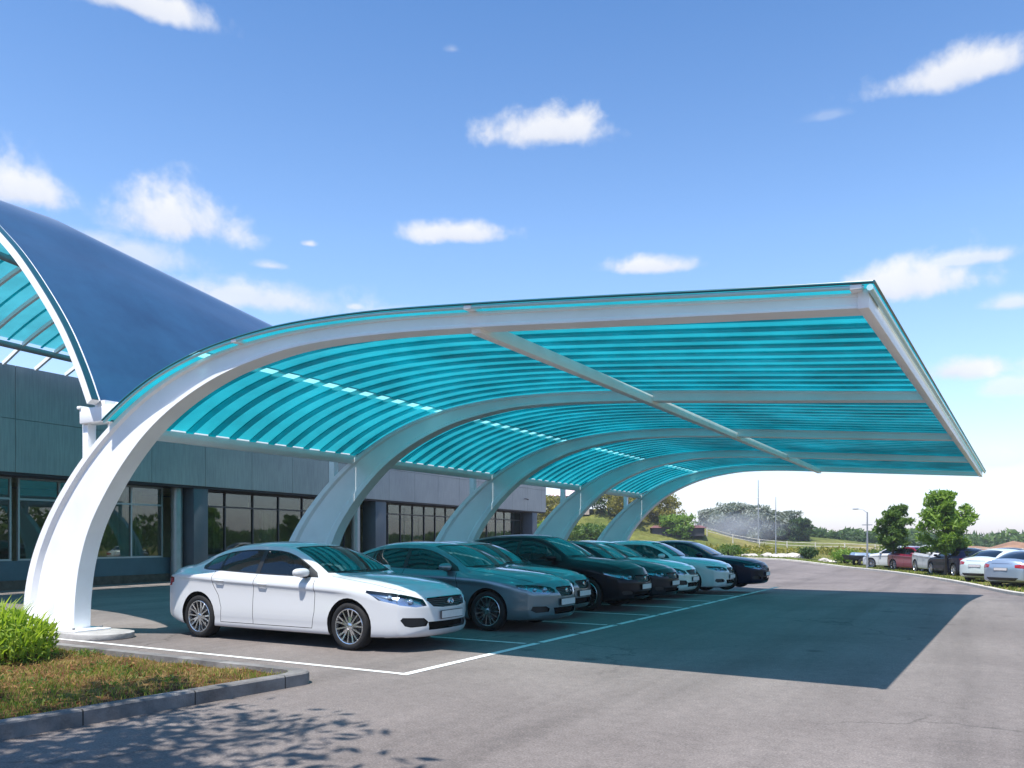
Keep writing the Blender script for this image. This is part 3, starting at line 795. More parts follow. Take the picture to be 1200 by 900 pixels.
# ------------------------------------------------------------------ ground
def G(x, y):
    return -.45*sstep(20, 36, y)*sstep(-14, -7, x)
KERB = [(-60,66),(-44,65.5),(-30,64.5),(-22,63.8),(-15.4,62.6),(-9,60),(-5,53),(-1.8,44),(.2,36.5),(1.4,30),(3,21),(5,9),(8,-12),(12,-40)]
kc = [(p.x, p.y) for p in catmull([(a,b,0) for a,b in KERB], 5)]
def hillz(x, y):
    z = 0
    for cx, cy, h, rx, ry in ((-50,112,4.6,13,12),(-68,120,4.0,18,14),(-38,118,2.2,10,9),(-30,150,2.2,16,14),(60,170,1.6,40,12),(-120,130,5,30,20)):
        z += h*math.exp(-((x-cx)/rx)**2-((y-cy)/ry)**2)
    d = math.hypot(x, y)
    if d > 70: z += .35*math.sin(x*.043+1)*math.sin(y*.037)*sstep(70,160,d)
    return z
def axis_lines(c, dense, step, far):
    v = [0]; s = step
    while v[-1] < far:
        v.append(v[-1]+s)
        if v[-1] > dense: s *= 1.22
    return sorted([c-a for a in v[1:]] + [c+a for a in v])
gx = axis_lines(-20, 60, 3, 3000); gy = axis_lines(70, 90, 3, 3000)
mb = MB(); nx_ = len(gx)
mb.add([(x, y, G(x, y)-.14+hillz(x, y)) for y in gy for x in gx], [(j*nx_+i, j*nx_+i+1, (j+1)*nx_+i+1, (j+1)*nx_+i) for j in range(len(gy)-1) for i in range(nx_-1)])
tag(mb.build('ground', M['field'], smooth=True), kind='structure')
# asphalt lot: strips from the kerb line inwards
def inward(i):
    a = kc[max(i-1,0)]; b = kc[min(i+1,len(kc)-1)]; dx, dy = b[0]-a[0], b[1]-a[1]; L = math.hypot(dx,dy); return (dy/L*-1*-1*-1, dx/L*-1) if False else (-dy/L*-1*-1, dx/L*-1*-1)
def outward(i):
    # the kerb runs left to right then towards the camera: the field lies on its left-hand side
    a = kc[max(i-1,0)]; b = kc[min(i+1,len(kc)-1)]; dx, dy = b[0]-a[0], b[1]-a[1]; L = math.hypot(dx,dy); return (-dy/L, dx/L)
mb = MB(); ax_ = [x*1.0 for x in list(range(-90, 10, 2))+[10, 12, 14]]
kx = interp([(x, y) for x, y in [(-90,66.5)]+KERB[:5]+[(-9,60)]])
ymax = []
def kerb_y(x):
    best = None
    for (x0,y0),(x1,y1) in zip(kc, kc[1:]):
        if (x0-x)*(x1-x) <= 0 and x0 != x1: best = y0+(y1-y0)*(x-x0)/(x1-x0); break
    return best if best is not None else (66.5 if x < -50 else -45)
ax_ = sorted(set([float(x) for x in range(-90, -9, 3)] + [p[0] for p in kc if p[0] > -60]))
rows = np.linspace(0, 1, 60)
vs = []
for x in ax_:
    y1 = kerb_y(x)
    for t in rows: y = -60+(y1+60)*t; vs.append((x, y, G(x, y)))
nr = len(rows)
mb.add(vs, [(i*nr+j, (i+1)*nr+j, (i+1)*nr+j+1, i*nr+j+1) for i in range(len(ax_)-1) for j in range(nr-1)])
tag(mb.build('parking_lot', M['asphalt'], smooth=True), kind='structure')
# kerb of the grass verge and the verge
mb = MB(); vs = []
for i, (x, y) in enumerate(kc):
    ox, oy = outward(i); z = G(x, y)
    for d, h in ((0,-.1),(0,.10),(.02,.12),(.16,.12),(.16,-.1)): vs.append((x+ox*d, y+oy*d, z+h))
mb.add(vs, [(5*i+k, 5*i+k+1, 5*i+k+6, 5*i+k+5) for i in range(len(kc)-1) for k in range(4)])
tag(mb.build('verge_kerb', M['kerb_light']), 'pale concrete kerb curving along the far edge of the parking lot', 'kerb')
mb = MB(); vs = []; offs = [(.16,.10),(1.5,.13),(5,.12),(10,.10),(18,.06),(28,-.02),(34,-.35)]
for i, (x, y) in enumerate(kc):
    ox, oy = outward(i)
    for d, h in offs: X, Y = x+ox*d, y+oy*d; vs.append((X, Y, G(X, Y)+h+.03*math.sin(X*.9)*math.sin(Y*.7)))
no = len(offs)
mb.add(vs, [(no*i+k, no*i+k+1, no*(i+1)+k+1, no*(i+1)+k) for i in range(len(kc)-1) for k in range(no-1)])
tag(mb.build('grass_verge', M['field'], smooth=True), kind='structure')

# parking bay lines
mb = MB()
ys = [7.3,10.3,13.25,15.35,17.4,19.55,21.7,23.95,26.4]
LX = -5.6
for i, y in enumerate(ys):
    mb.box(-11.6 if i else -13.0, LX-(.0 if i == 0 else .08), y-.04, y+.04, .0045, .006)
for i, (a, b) in enumerate(zip(ys, ys[1:])):
    x = LX
    if i == 0: mb.box(x, x+.11, a-.05, b+.1, .0045, .006)
    else:
        m = (a+b)/2; mb.box(x, x+.11, a+.22, m-.06, .0045, .006); mb.box(x, x+.11, m+.06, b+.05, .0045, .006)
tag(mb.build('bay_lines', M['road_paint']), kind='structure')

# planting bed
def bedpoly(o=0):
    return [(-24,-9+0),(-7.66-o,-9)] + [(-6.24-o+.2*math.cos(a), 6.24-o+.2*math.sin(a)) for a in np.linspace(0, PI/2, 7)] + [(-24,6.44-o)]
mb = MB(); op, ip = bedpoly(0), bedpoly(.15); n = len(op)
vs = [(x,y,-.02) for x,y in op]+[(x,y,.115) for x,y in op]+[(x-.015 if x>-20 else x,y-.01,.13) for x,y in op]+[(x,y,.13) for x,y in ip]+[(x,y,.0) for x,y in ip]
mb.add(vs, [(k*n+i, k*n+i+1, (k+1)*n+i+1, (k+1)*n+i) for k in range(4) for i in range(1, n-1)])
ko = mb.build('bed_kerb', M['kerb'], smooth=True, angle=30); tag(ko, 'weathered grey concrete kerb round the planting bed in the foreground', 'kerb')
mb = MB(); NXb = 60
EX = lambda y: -6.05+.107*(y-6.24)-.14
bx = np.linspace(-16, 0, 70); by = np.linspace(-2, 6.29, 60); bz = lambda x, y: .075+.03*math.sin(x*1.7)*math.sin(y*1.3+1)+.012*math.sin(x*7+y*5)
vs = [(x, y, bz(x, y)) for y in by for x in [-16+(EX(y)+16)*(q+16)/16 for q in bx]]
mb.add(vs, [(j*70+i, j*70+i+1, (j+1)*70+i+1, (j+1)*70+i) for j in range(59) for i in range(69)])
tag(mb.build('planting_bed', M['bed'], smooth=True), kind='structure')

def blades(name, n, region, zf, h, w, mat, lean=.6, seed=1, patch=None):
    r = np.random.default_rng(seed); P = []
    while len(P) < n:
        x = r.uniform(region[0], region[1]); y = r.uniform(region[2], region[3])
        if patch and r.random() > patch(x, y): continue
        P.append((x, y))
    v = []; f = []
    for i, (x, y) in enumerate(P):
        z = zf(x, y); a = r.uniform(0, 2*PI); b = r.uniform(0, 2*PI); hh = h*r.uniform(.4, 1.3); ln = lean*r.uniform(.2, 1)*hh
        cx, cy = math.cos(a)*w/2, math.sin(a)*w/2; o = len(v)
        mx, my = x+math.cos(b)*ln*.35, y+math.sin(b)*ln*.35
        v += [(x-cx,y-cy,z-.01),(x+cx,y+cy,z-.01),(mx+cx*.7,my+cy*.7,z+hh*.6),(mx-cx*.7,my-cy*.7,z+hh*.6),(x+math.cos(b)*ln,y+math.sin(b)*ln,z+hh)]
        f += [(o,o+1,o+2,o+3),(o+3,o+2,o+4)]
    me = bpy.data.meshes.new(name); me.from_pydata(v, [], f); me.materials.append(mat)
    o = bpy.data.objects.new(name, me); COL.objects.link(o); return o
pn = lambda x, y: .5+.5*math.sin(x*2.1+math.sin(y*1.7)*2)*math.sin(y*2.6+x*.8)
tag(blades('grass', 17000, (-14,-6.16,1.2,6.27), bz, .055, .008, M['blade'], 1.0, 2, lambda x, y: (.10+.9*pn(x,y)**1.5)*(x < EX(y)-.02)), 'short patchy green grass in the planting bed', 'grass', kind='stuff')
tag(blades('dry_grass', 15000, (-14,-6.16,1.2,6.27), bz, .04, .009, M['blade_dry'], 2.2, 3, lambda x, y: (.25+.75*(1-pn(x,y)))*(x < EX(y)-.02)), 'dry straw coloured grass in the planting bed', 'grass', kind='stuff')
# short tufts on the verge by the far cars
r_ = np.random.default_rng(5)
def near_kerb(x, y): return 1
def verge_pts():
    v = []; f = []
    for _ in range(15000):
        i = r_.integers(0, len(kc)-1); t = r_.random(); x = kc[i][0]*(1-t)+kc[i+1][0]*t; y = kc[i][1]*(1-t)+kc[i+1][1]*t
        if y < 22: continue
        ox, oy = outward(i); d = .2+16*r_.random()**1.5; X, Y = x+ox*d, y+oy*d; z = G(X, Y)+.10
        a = r_.uniform(0, PI); h = r_.uniform(.05,.16); w = .035; b = r_.uniform(0, 2*PI); o = len(v)
        v += [(X-math.cos(a)*w, Y-math.sin(a)*w, z), (X+math.cos(a)*w, Y+math.sin(a)*w, z), (X+math.cos(b)*h*.5, Y+math.sin(b)*h*.5, z+h)]; f.append((o,o+1,o+2))
    me = bpy.data.meshes.new('verge_grass'); me.from_pydata(v, [], f); me.materials.append(M['blade'])
    o = bpy.data.objects.new('verge_grass', me); COL.objects.link(o); tag(o, 'short yellow green grass on the verge beyond the kerb', 'grass', kind='stuff')
verge_pts()

# ------------------------------------------------------------------ carport
cp = thing('carport', (0,0,0), 'long carport of curved white steel arches under a teal translucent roof', 'carport')
AO = [(-13.52,.02),(-13.46,.65),(-13.24,1.25),(-12.84,1.85),(-12.30,2.42),(-11.75,2.87),(-11.12,3.27),(-10.45,3.60),(-9.72,3.85),(-8.84,4.03),(-7.69,4.13),(-6.3,4.11),(-4.85,4.0),(-3.36,3.86),(-2.07,3.73),(-.92,3.62)]
AI = [(-12.14,.02),(-12.11,.58),(-11.99,1.15),(-11.74,1.70),(-11.32,2.24),(-10.85,2.70),(-10.35,3.08),(-9.75,3.40),(-9.05,3.66),(-8.35,3.82),(-7.4,3.93),(-6.2,3.92),(-4.85,3.83),(-3.36,3.70),(-2.07,3.59),(-.92,3.49)]
AY = [7.6, 13.1, 18.6, 24.1, 29.6]
def tipx(y): return -.92 + .85*(y-7.6)/22
def skew(x, y):
    return x if x < -4.85 else -4.85 + (x+4.85)*(tipx(y)+4.85)/3.93
o_ = catmull([(a,0,b) for a,b in AO], 6); i_ = catmull([(a,0,b) for a,b in AI], 6)
W = .27
def arch(y0):
    mb = MB(); vs = []
    for o, i in zip(o_, i_):
        wd = (i-o).length; a = min(.16, max(.18, .16/wd*.9)); a = .13 if wd > .5 else .17; e = .06; d = min(.06, .045*wd+.004)
        for t, yy in ((0,0),(a,0),(a+e,d),(1-a-e,d),(1-a,0),(1,0),(1,W),(1-a,W),(1-a-e,W-d),(a+e,W-d),(a,W),(0,W)):
            p = o+(i-o)*t; vs.append((skew(p.x, y0+yy), y0+yy, p.z))
    n = len(o_)
    mb.add(vs, [(12*k+j, 12*(k+1)+j, 12*(k+1)+(j+1)%12, 12*k+(j+1)%12) for k in range(n-1) for j in range(12)])
    mb.add([vs[j] for j in range(12)], [tuple(range(12))]); mb.add(vs[-12:], [tuple(range(12))])
    return mb.build('arch', M['white_steel'], cp, True, angle=24)
for k, y in enumerate(AY):
    a = arch(y)
    # base plate on its concrete pad, bolts, stiffeners
    mb = MB(); pts = [(-13.75,y-.28),(-11.75,y-.28)] + [(-11.55+.40*math.cos(t), y+W/2+.41*math.sin(t)) for t in np.linspace(-PI/2, PI/2, 9)] + [(-13.75,y+W+.28)]
    mb.prism(pts, .0, .09); mb.build('pad', M['concrete'], cp, bevel=.012)
    mb = MB(); mb.box(-13.66,-11.85,y-.16,y+W+.16,.0905,.115); mb.build('base_plate', M['white_steel'], cp, bevel=.004)
    for x in (-13.2,-12.6,-12.0):
        for yy in (y-.09, y+W+.09):
            mb = MB(); mb.lathe([(0,.15),(.018,.15),(.022,.145),(.022,.1155)], 6, 'Z', (x,yy,0)); mb.build('anchor_bolt', M['bolt'], cp)
    # stiffener at the foot: a tapered gusset
    for gx0 in (-12.75,):
        mb = MB(); mb.add([(gx0-.02,y-.13,.116),(gx0+.02,y-.13,.116),(gx0+.02,y+.05,.116),(gx0-.02,y+.05,.116),(gx0-.01,y+.04,.62),(gx0+.01,y+.04,.62),(gx0+.01,y+.075,.62),(gx0-.01,y+.075,.62)], [(0,3,2,1),(4,5,6,7),(0,1,5,4),(1,2,6,5),(2,3,7,6),(3,0,4,7)])
        mb.build('gusset', M['white_steel'], cp, bevel=.006)
    mb = MB(); mb.box(-12.02,-11.88,y+.06,y+.20,2.58,3.27); mb.build('post', M['white_steel'], cp, bevel=.01)
    mb = MB(); mb.box(-12.0,-11.22,y+.0,y+.25,3.27,3.50); mb.box(-12.04,-11.95,y-.02,y+.27,3.49,3.54); mb.bar((-11.3,y+.12,3.36),(-11.1,y+.12,3.50),.2,.1); mb.build('bracket', M['white_steel'], cp, bevel=.012)
mb = MB(); gp = [( .12*math.cos(a), .14*math.sin(a)) for a in np.linspace(PI/8, 2*PI+PI/8, 9)[:-1]]
mb.add([(-11.38+a, yy, 3.2+b) for yy in (7.72, 29.85) for a, b in gp], [(i, (i+1)%8, 8+(i+1)%8, 8+i) for i in range(8)]+[tuple(range(8)), tuple(range(8,16))])
mb.build('gutter_beam', M['white_steel'], cp, bevel=.02)
mb = MB(); mb.bar((-4.85,7.66,3.85),(-4.85,29.82,3.85),.12,.15); mb.build('purlin', M['white_steel'], cp, bevel=.008)
# C-shaped fascia beam at the free edge
mb = MB()
def fb(dx0, dx1, z0, z1):
    y0, y1 = 7.57, 29.9
    mb.add([(tipx(y0)+dx0,y0,z0),(tipx(y0)+dx1,y0,z0),(tipx(y1)+dx1,y1,z0),(tipx(y1)+dx0,y1,z0),(tipx(y0)+dx0,y0,z1),(tipx(y0)+dx1,y0,z1),(tipx(y1)+dx1,y1,z1),(tipx(y1)+dx0,y1,z1)], [(0,3,2,1),(4,5,6,7),(0,1,5,4),(1,2,6,5),(2,3,7,6),(3,0,4,7)])
fb(.0,.09,3.475,3.645); mb.build('fascia_beam', M['white_steel'], cp, bevel=.006)
# roof sheet line: offset above the arches
def offs_line(d, x0=-11.30, ext=.14):
    out = []
    for k, p in enumerate(o_):
        a = o_[max(k-1,0)]; b = o_[min(k+1,len(o_)-1)]; t = (b-a).normalized(); n = Vector((-t.z,0,t.x))
        q = p+n*d
        if q.x >= x0: out.append(q)
    t = (out[-1]-out[-2]).normalized(); out.append(out[-1]+t*ext); return out
def sk(p, y): return (skew(p.x, y), y, p.z)
SH = offs_line(.055); BT = offs_line(.036, ext=.02)
GLINT = min(range(len(SH)), key=lambda i: abs(SH[i].x+9.3)); SH.insert(GLINT+1, SH[GLINT]+(SH[GLINT+1]-SH[GLINT]).normalized()*.20)  # narrow row of sheet faces that carries the painted sun glint
edges = [7.46]+[y+W/2 for y in AY[1:4]]+[30.05]
for k in range(4):
    y0, y1 = edges[k], edges[k+1]; mb = MB(); nY = 14; L = SH; vs = []
    yy = [y0+(y1-y0)*j/nY for j in range(nY+1)]
    for y in yy: vs += [sk(p, y) for p in L]
    m = len(L); fc = []; mi = []
    for j in range(nY):
        for i in range(m-1):
            xm = (L[i].x+L[i+1].x)/2
            fc.append((j*m+i, j*m+i+1, (j+1)*m+i+1, (j+1)*m+i)); mi.append(2 if i == GLINT else 0)
    mb.add(vs, fc); mb.m = mi
    # battens under the sheet
    nb = 13; sp = (y1-y0)/nb
    for j in range(nb):
        yb = y0+sp*(j+.5)
        if any(abs(yb-(ya+W/2)) < .16 for ya in AY): continue
        pa, pb_ = [SH[i]+Vector((0,0,-.019)) for i in (GLINT, GLINT+1)]
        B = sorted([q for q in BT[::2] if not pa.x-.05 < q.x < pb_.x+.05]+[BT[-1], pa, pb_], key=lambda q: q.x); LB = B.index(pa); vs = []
        for q in B:
            for dy, dz in ((-.075,.012),(.075,.012),(.07,-.012),(-.07,-.012)):
                x, _, z = sk(q, yb+dy); vs.append((x, yb+dy, z+dz))
        mb.add(vs, [(4*i+c, 4*i+4+c, 4*i+4+(c+1)%4, 4*i+(c+1)%4) for i in range(len(B)-1) for c in range(4)], 1)
        for c in range(4): mb.m[len(mb.m)-4*(len(B)-1)+4*LB+c] = 2  # painted glint carried on across the batten
    ob = mb.build('roof_sheet', [M['teal_sheet'], M['teal_rib'], M['glint_strip']], cp, True, angle=30)
# edge trims
M['pale_cyan'] = simple('pale_cyan_tube', (.42,.66,.68), .3, .2, .5, .3)
M['dark_edge'] = simple('dark_teal_edge', (.01,.07,.09), .3, 0, .5, .3)
for ye in (7.50, 30.03):
    mb = MB(); mb.tube([sk(p, ye) for p in offs_line(.022, -11.25, .06)], .020, 8); mb.build('edge_tube', M['pale_cyan'], cp, True, angle=60)
    mb = MB(); mb.tube([sk(p, ye-.02 if ye < 10 else ye+.03) for p in offs_line(.055)], .014, 6); mb.build('edge_trim', M['dark_edge'], cp, True, angle=60)
def xt(y): 
    p = SH[-1]; return sk(p, y)
mb = MB(); mb.tube([(xt(7.46)[0]-.03,7.46,SH[-1].z-.045),(xt(30.03)[0]-.03,30.03,SH[-1].z-.045)], .028, 8); mb.build('edge_tube', M['pale_cyan'], cp, True, angle=60)
mb = MB(); mb.tube([(xt(7.46)[0],7.46,SH[-1].z),(xt(30.05)[0],30.05,SH[-1].z)], .013, 6); mb.build('edge_trim', M['dark_edge'], cp, True, angle=60)
for xx in (-8.55,-4.85,-1.0):
    p = min(o_, key=lambda q: abs(q.x-xx))
    for y in (7.45,):
        mb = MB(); x = skew(p.x, y); mb.box(x-.05,x+.05,y+.03,y+.30,p.z+.002,p.z+.046); mb.build('clip', M['white_steel'], cp, bevel=.008)

# ------------------------------------------------------------------ vaulted canopy between carport and building
va = thing('vault_canopy', (0,0,0), 'tall blue vaulted canopy rising from the carport edge to the building roof', 'canopy')
VP_ = [(-11.50,3.56),(-11.78,4.08),(-12.20,4.72),(-12.76,5.38),(-13.44,6.07),(-14.18,6.68),(-15.1,7.4),(-16.4,8.03),(-17.8,8.35),(-19.4,8.2),(-21.0,7.75),(-22.5,7.15),(-23.75,6.50)]
vp_ = [(p.x, p.z) for p in catmull([(a,0,b) for a,b in VP_], 5)]
def vz(x, z, y):
    base = 3.56+(6.5-3.56)*(-11.5-x)/12.25; g = 1-.045*max(0, min(y-9.6, 13))
    return base+(z-base)*max(.35, g)
yv = [7.6+i*1.0 for i in range(23)]
mb = MB(); vs = []; cutx = -22.9
prof = [p for p in vp_ if p[0] >= cutx]; m = len(prof)
for y in yv: vs += [(x, y, vz(x, z, y)) for x, z in prof]
mb.add(vs, [(j*m+i, j*m+i+1, (j+1)*m+i+1, (j+1)*m+i) for j in range(len(yv)-1) for i in range(m-1)])
mb.build('shell', M['blue_shell'], va, True, angle=80)
def vault_rib(y, w, h, x0=-11.4, x1=-24, dz=0, step=1):
    P = [p for p in vp_ if x1 <= p[0] <= x0]; b = MB(); vs = []
    P = P[::step]+([P[-1]] if (len(P)-1) % step else [])
    for k, (x, z) in enumerate(P):
        a = P[max(k-1,0)]; c = P[min(k+1,len(P)-1)]; tx, tz = c[0]-a[0], vz(c[0],c[1],y)-vz(a[0],a[1],y); L = math.hypot(tx,tz); nx, nz = tz/L, -tx/L
        if nz < 0 and abs(nz) > .2: nx, nz = -nx, -nz
        if nx*1 < 0 and x > -16: nx, nz = -nx, -nz
        zz = vz(x, z, y)
        for dy, dn in ((-w/2,dz+h/2),(w/2,dz+h/2),(w/2,dz-h/2),(-w/2,dz-h/2)): vs.append((x+nx*dn, y+dy, zz+nz*dn))
    b.add(vs, [(4*i+c, 4*i+4+c, 4*i+4+(c+1)%4, 4*i+(c+1)%4) for i in range(len(P)-1) for c in range(4)]+[(0,1,2,3), tuple(4*(len(P)-1)+c for c in (3,2,1,0))])
    return b
vault_rib(7.52, .14, .13, dz=-.02).build('edge_arch', M['white_steel'], va, True, angle=30)
vault_rib(7.50, .10, .02, dz=.055).build('edge_trim', M['dark_edge'], va, True, angle=30)
for k in range(17):
    vault_rib(8.3+k*.9, .07, .10, x0=-19.2, dz=-.09).build('rib', M['white_steel'], va, True, angle=30)
bt = MB()
for k in range(36):
    if k % 2 == 0 or True:
        b = vault_rib(7.9+k*.45, .05, .03, x0=-16.9, x1=-22.8, dz=-.06, step=2); bt.add(b.v, b.f)
bt.build('batten', M['teal_rib'], va, True, angle=30)
for x in (-19.3,-22.8):
    z = min(vp_, key=lambda p: abs(p[0]-x))[1]; mb = MB()
    for a, b in zip(yv, yv[1:]):
        pass
    mb.tube([(x, y, vz(x, z, y)-.17) for y in [7.62]+yv[1:]], .09, 8); mb.build('purlin', M['galv'], va, True, angle=60)
mb = MB(); mb.box(-11.64,-11.40,7.62,29.6,3.505,3.59); mb.build('spring_beam', M['white_steel'], va)

# ------------------------------------------------------------------ building
BA = math.radians(4.19)
bd = thing('office_building', (-23.9,12.8,0), 'long low grey clad building with ribbon windows behind the carport', 'building', rz=BA)
E0, E1 = -16, 38.8
mb = MB(); mb.box(-1.2,-.06,E0,E1-.05,3.45,6.44)
y = E0
while y < E1-.1:
    y2 = min(y+2.35, E1)
    for z0, z1 in ((3.42,4.93),(4.945,6.46)): mb.box(-.059,0,y+.008,y2-.008,z0,z1)
    y = y2
mb.box(-.5,0,E1-.045,E1,3.42,6.46)
mb.build('fascia', M['cladding'], bd)
mb = MB(); mb.box(-1.2,-.065,E0,E1-.06,3.34,3.4495); mb.build('soffit', M['dark_panel'], bd)
mb = MB(); mb.box(-14,-1.201,E0,E1-.3,6.2,6.40); mb.build('roof', M['roof_felt'], bd)
mb = MB(); mb.box(-14,-1.0,E1-1.6,E1-1.35,0,6.19); mb.box(-14,-13.8,E0,E1-1.61,0,6.19); mb.box(-13.79,-1.0,E0,E0+.25,0,6.19); mb.build('wall', M['cladding'], bd)
mb = MB(); mb.box(-5.6,-5.5,E0+.3,E1-1.7,0,3.3); mb.build('room_wall', M['room_wall'], bd)
mb = MB(); mb.box(-5.49,-1.0,E0+.3,E1-1.7,.30,.34); mb.build('room_floor', M['floor_int'], bd)
mb = MB(); mb.box(-5.49,-1.21,E0+.3,E1-1.7,3.34,3.40); mb.build('room_ceiling', M['room_wall'], bd)
mb = MB(); mb.box(-1.05,-.87,E0,E1-1.5,.28,.86); mb.build('sill_wall', M['blue_wall'], bd)
mb = MB(); mb.box(-1.05,-.80,E0,E1-1.5,0,.279); mb.build('plinth', M['plinth'], bd)
for y0, y1 in ((-9.2,-8.5),(7.05,7.72),(18.25,19.15),(36.7,37.5)):
    mb = MB(); mb.box(-.86,-.10,y0,y1,0,3.339); mb.build('column', M['col_paint'], bd, bevel=.01)
for y, r in ((6.75,.20),(17.35,.22)):
    mb = MB(); mb.lathe([(r,0),(r,3.339)], 20, 'Z', (-.62,y,0)); mb.build('round_column', M['alu'], bd, True, angle=60)
def window(y0, y1, nm, fm, transom=2.70, z0=.862, z1=3.339, extra=()):
    f = MB(); x0, x1 = -.97, -.90; t = .055
    f.box(x0,x1,y0,y1,z0,z0+t); f.box(x0,x1,y0,y1,z1-t,z1); f.box(x0,x1,y0,y0+t,z0+t,z1-t); f.box(x0,x1,y1-t,y1,z0+t,z1-t)
    f.box(x0+.004,x1+.004,y0+t,y1-t,transom-.03,transom+.03)
    for k in range(1, nm):
        y = y0+(y1-y0)*k/nm; f.box(x0+.002,x1+.008,y-.03,y+.03,z0+t,transom-.03); f.box(x0+.002,x1+.008,y-.03,y+.03,transom+.03,z1-t)
    fo = f.build('window', M[fm], bd)
    g = MB()
    for k in range(nm):
        a = y0+(y1-y0)*k/nm+.03; b = y0+(y1-y0)*(k+1)/nm-.03; s = random.uniform(-.003,.003)
        g.box(-.945,-.939,a,b,z0+t,z1-t)
    g.build('pane', M['pane'], fo)
    return fo
window(-8.4,-2.3,4,'alu'); window(-2.1,.92,2,'alu'); window(1.12,6.4,4,'alu')
window(7.85,16.9,6,'alu_dark',2.75); window(19.3,27.5,7,'alu_dark',2.80); window(27.7,36.5,7,'alu_dark',2.80)
def blind(y0, y1, z0, m='blind', x=-1.12):
    mb = MB(); mb.box(x-.01,x,y0,y1,z0,3.28); mb.build('blind', M[m], bd)
for a, b, z in ((8.0,10.8,2.72),(10.9,13.9,2.68),(14.0,16.8,2.75),(19.5,23.0,2.5),(23.1,27.3,2.55),(28,36,2.6)): blind(a, b, z)
def curtain(y0, y1, z0=.95, z1=3.2, x=-1.4):
    n = int((y1-y0)/.03); mb = MB(); vs = []
    for i in range(n+1):
        y = y0+(y1-y0)*i/n; xx = x+.05*math.sin(y*26)+.02*math.sin(y*61)
        vs += [(xx,y,z0),(xx,y,z1)]
    mb.add(vs, [(2*i,2*i+2,2*i+3,2*i+1) for i in range(n)]); mb.build('curtain', M['curtain'], bd, True, angle=80)
for a, b in ((4.1,5.9),(8.2,9.6),(11.8,12.7),(14.6,15.6),(20.5,21.4),(22.6,24.6),(26.0,27.0),(29,30.5),(33,35)): curtain(a, b)
for y, z in ((20.2,5.1),(22.3,5.2),(35.2,4.2)):
    mb = MB(); mb.box(.001,.10,y-.04,y+.04,z-.03,z+.03); mb.bar((.1,y,z),(.24,y+.1,z-.06),.09,.07); mb.build('wall_lamp', M['dark_panel'], bd, bevel=.006)
# ------------------------------------------------------------------ vegetation
def leaf_arrays(centres, size, r, flat=.0, aspect=1.6):
    """one folded two-triangle leaf card per centre"""
    n = len(centres); C_ = np.asarray(centres)
    d = r.normal(size=(n,3)); d /= np.linalg.norm(d, axis=1)[:,None]
    u = np.cross(d, r.normal(size=(n,3))); u /= np.linalg.norm(u, axis=1)[:,None]
    w = np.cross(d, u); s = size*r.uniform(.55, 1.35, n)[:,None]
    a = C_-d*s*aspect/2; b = C_+d*s*aspect/2; k = u*s*.28+w*s*.12; l = -u*s*.28+w*s*.12
    V = np.stack([a, C_+k, b, C_+l], 1).reshape(-1,3)
    F = [(4*i,4*i+1,4*i+2,4*i+3) for i in range(n)]
    return V, F
def mesh_obj(name, V, F, mat, parent=None):
    me = bpy.data.meshes.new(name); me.from_pydata([tuple(v) for v in V], [], F); me.materials.append(mat)
    o = bpy.data.objects.new(name, me); COL.objects.link(o)
    if parent: o.parent = parent
    return o
def tree(name, loc, H, R, label, group, mat='leaf_mid', trunk=.30, n=3500, size=.16, seed=1, clear=.33, squash=1.0, cat='tree', lobes=11, tr=None):
    r = np.random.default_rng(seed); root = thing(name, loc, label, cat, group)
    tr = tr or H*.022; mb = MB(); tips = []
    zc = H*clear; pts = []
    for i in range(7):
        t = i/6; pts.append((.04*H*math.sin(seed+t*3)*t, .03*H*math.cos(seed*2+t*2)*t, H*.86*t))
    mb.tube(pts, [tr*(1.25-.25*min(1,i)-.13*i) if i else tr*1.5 for i in range(7)], 8)
    for k in range(lobes):
        t = k/(lobes-1); zb = zc+(H*.80-zc)*t; az = k*2.4+r.uniform(-.4,.4)
        env = math.sin(PI*(.16+.80*t))**.7*R*r.uniform(.72,1.12)
        rise = R*(.25+.5*t)*r.uniform(.6,1.2); f = zb/(H*.86); bx, by = np.interp(f, [p[2]/(H*.86) for p in pts], [p[0] for p in pts]), np.interp(f, [p[2]/(H*.86) for p in pts], [p[1] for p in pts])
        p0 = np.array([bx,by,zb]); p2 = p0+np.array([math.cos(az)*env, math.sin(az)*env, rise*squash]); p2[2] = min(p2[2], H*(.99-.12*(env/R))); p1 = (p0+p2)/2+np.array([0,0,-.08*R])
        mb.tube([p0,p1,p2], [tr*.42,tr*.26,tr*.08], 5)
        for q in range(5):
            s = r.uniform(.35,1.0); b0 = p0*(1-s)+p2*s; dv = r.normal(size=3)*R*.26+np.array([0,0,R*.08]); e = b0+dv; e[2] = min(e[2], H*.98)
            mb.tube([b0, b0+dv*.5, e], [tr*.14,tr*.10,tr*.04], 4); tips.append((e, R*r.uniform(.13,.24)))
        tips.append((p2, R*.2))
    tips.append((np.array([pts[-1][0],pts[-1][1],H*.90]), R*.2)); tips.append((np.array([pts[-1][0],pts[-1][1],H*.97]), R*.12))
    mb.build('trunk', M['bark'], root, True, angle=60)
    per = n//len(tips); cs = []
    for e, s in tips:
        d = r.normal(size=(per,3)); d /= np.linalg.norm(d,axis=1)[:,None]; rr = r.random(per)**.55
        c = e+d*(rr*s*1.7)[:,None]*np.array([1.1,1.1,.75]); cs.append(c)
    V, F = leaf_arrays(np.concatenate(cs), size, r)
    mesh_obj('crown', V, F, M[mat], root); return root
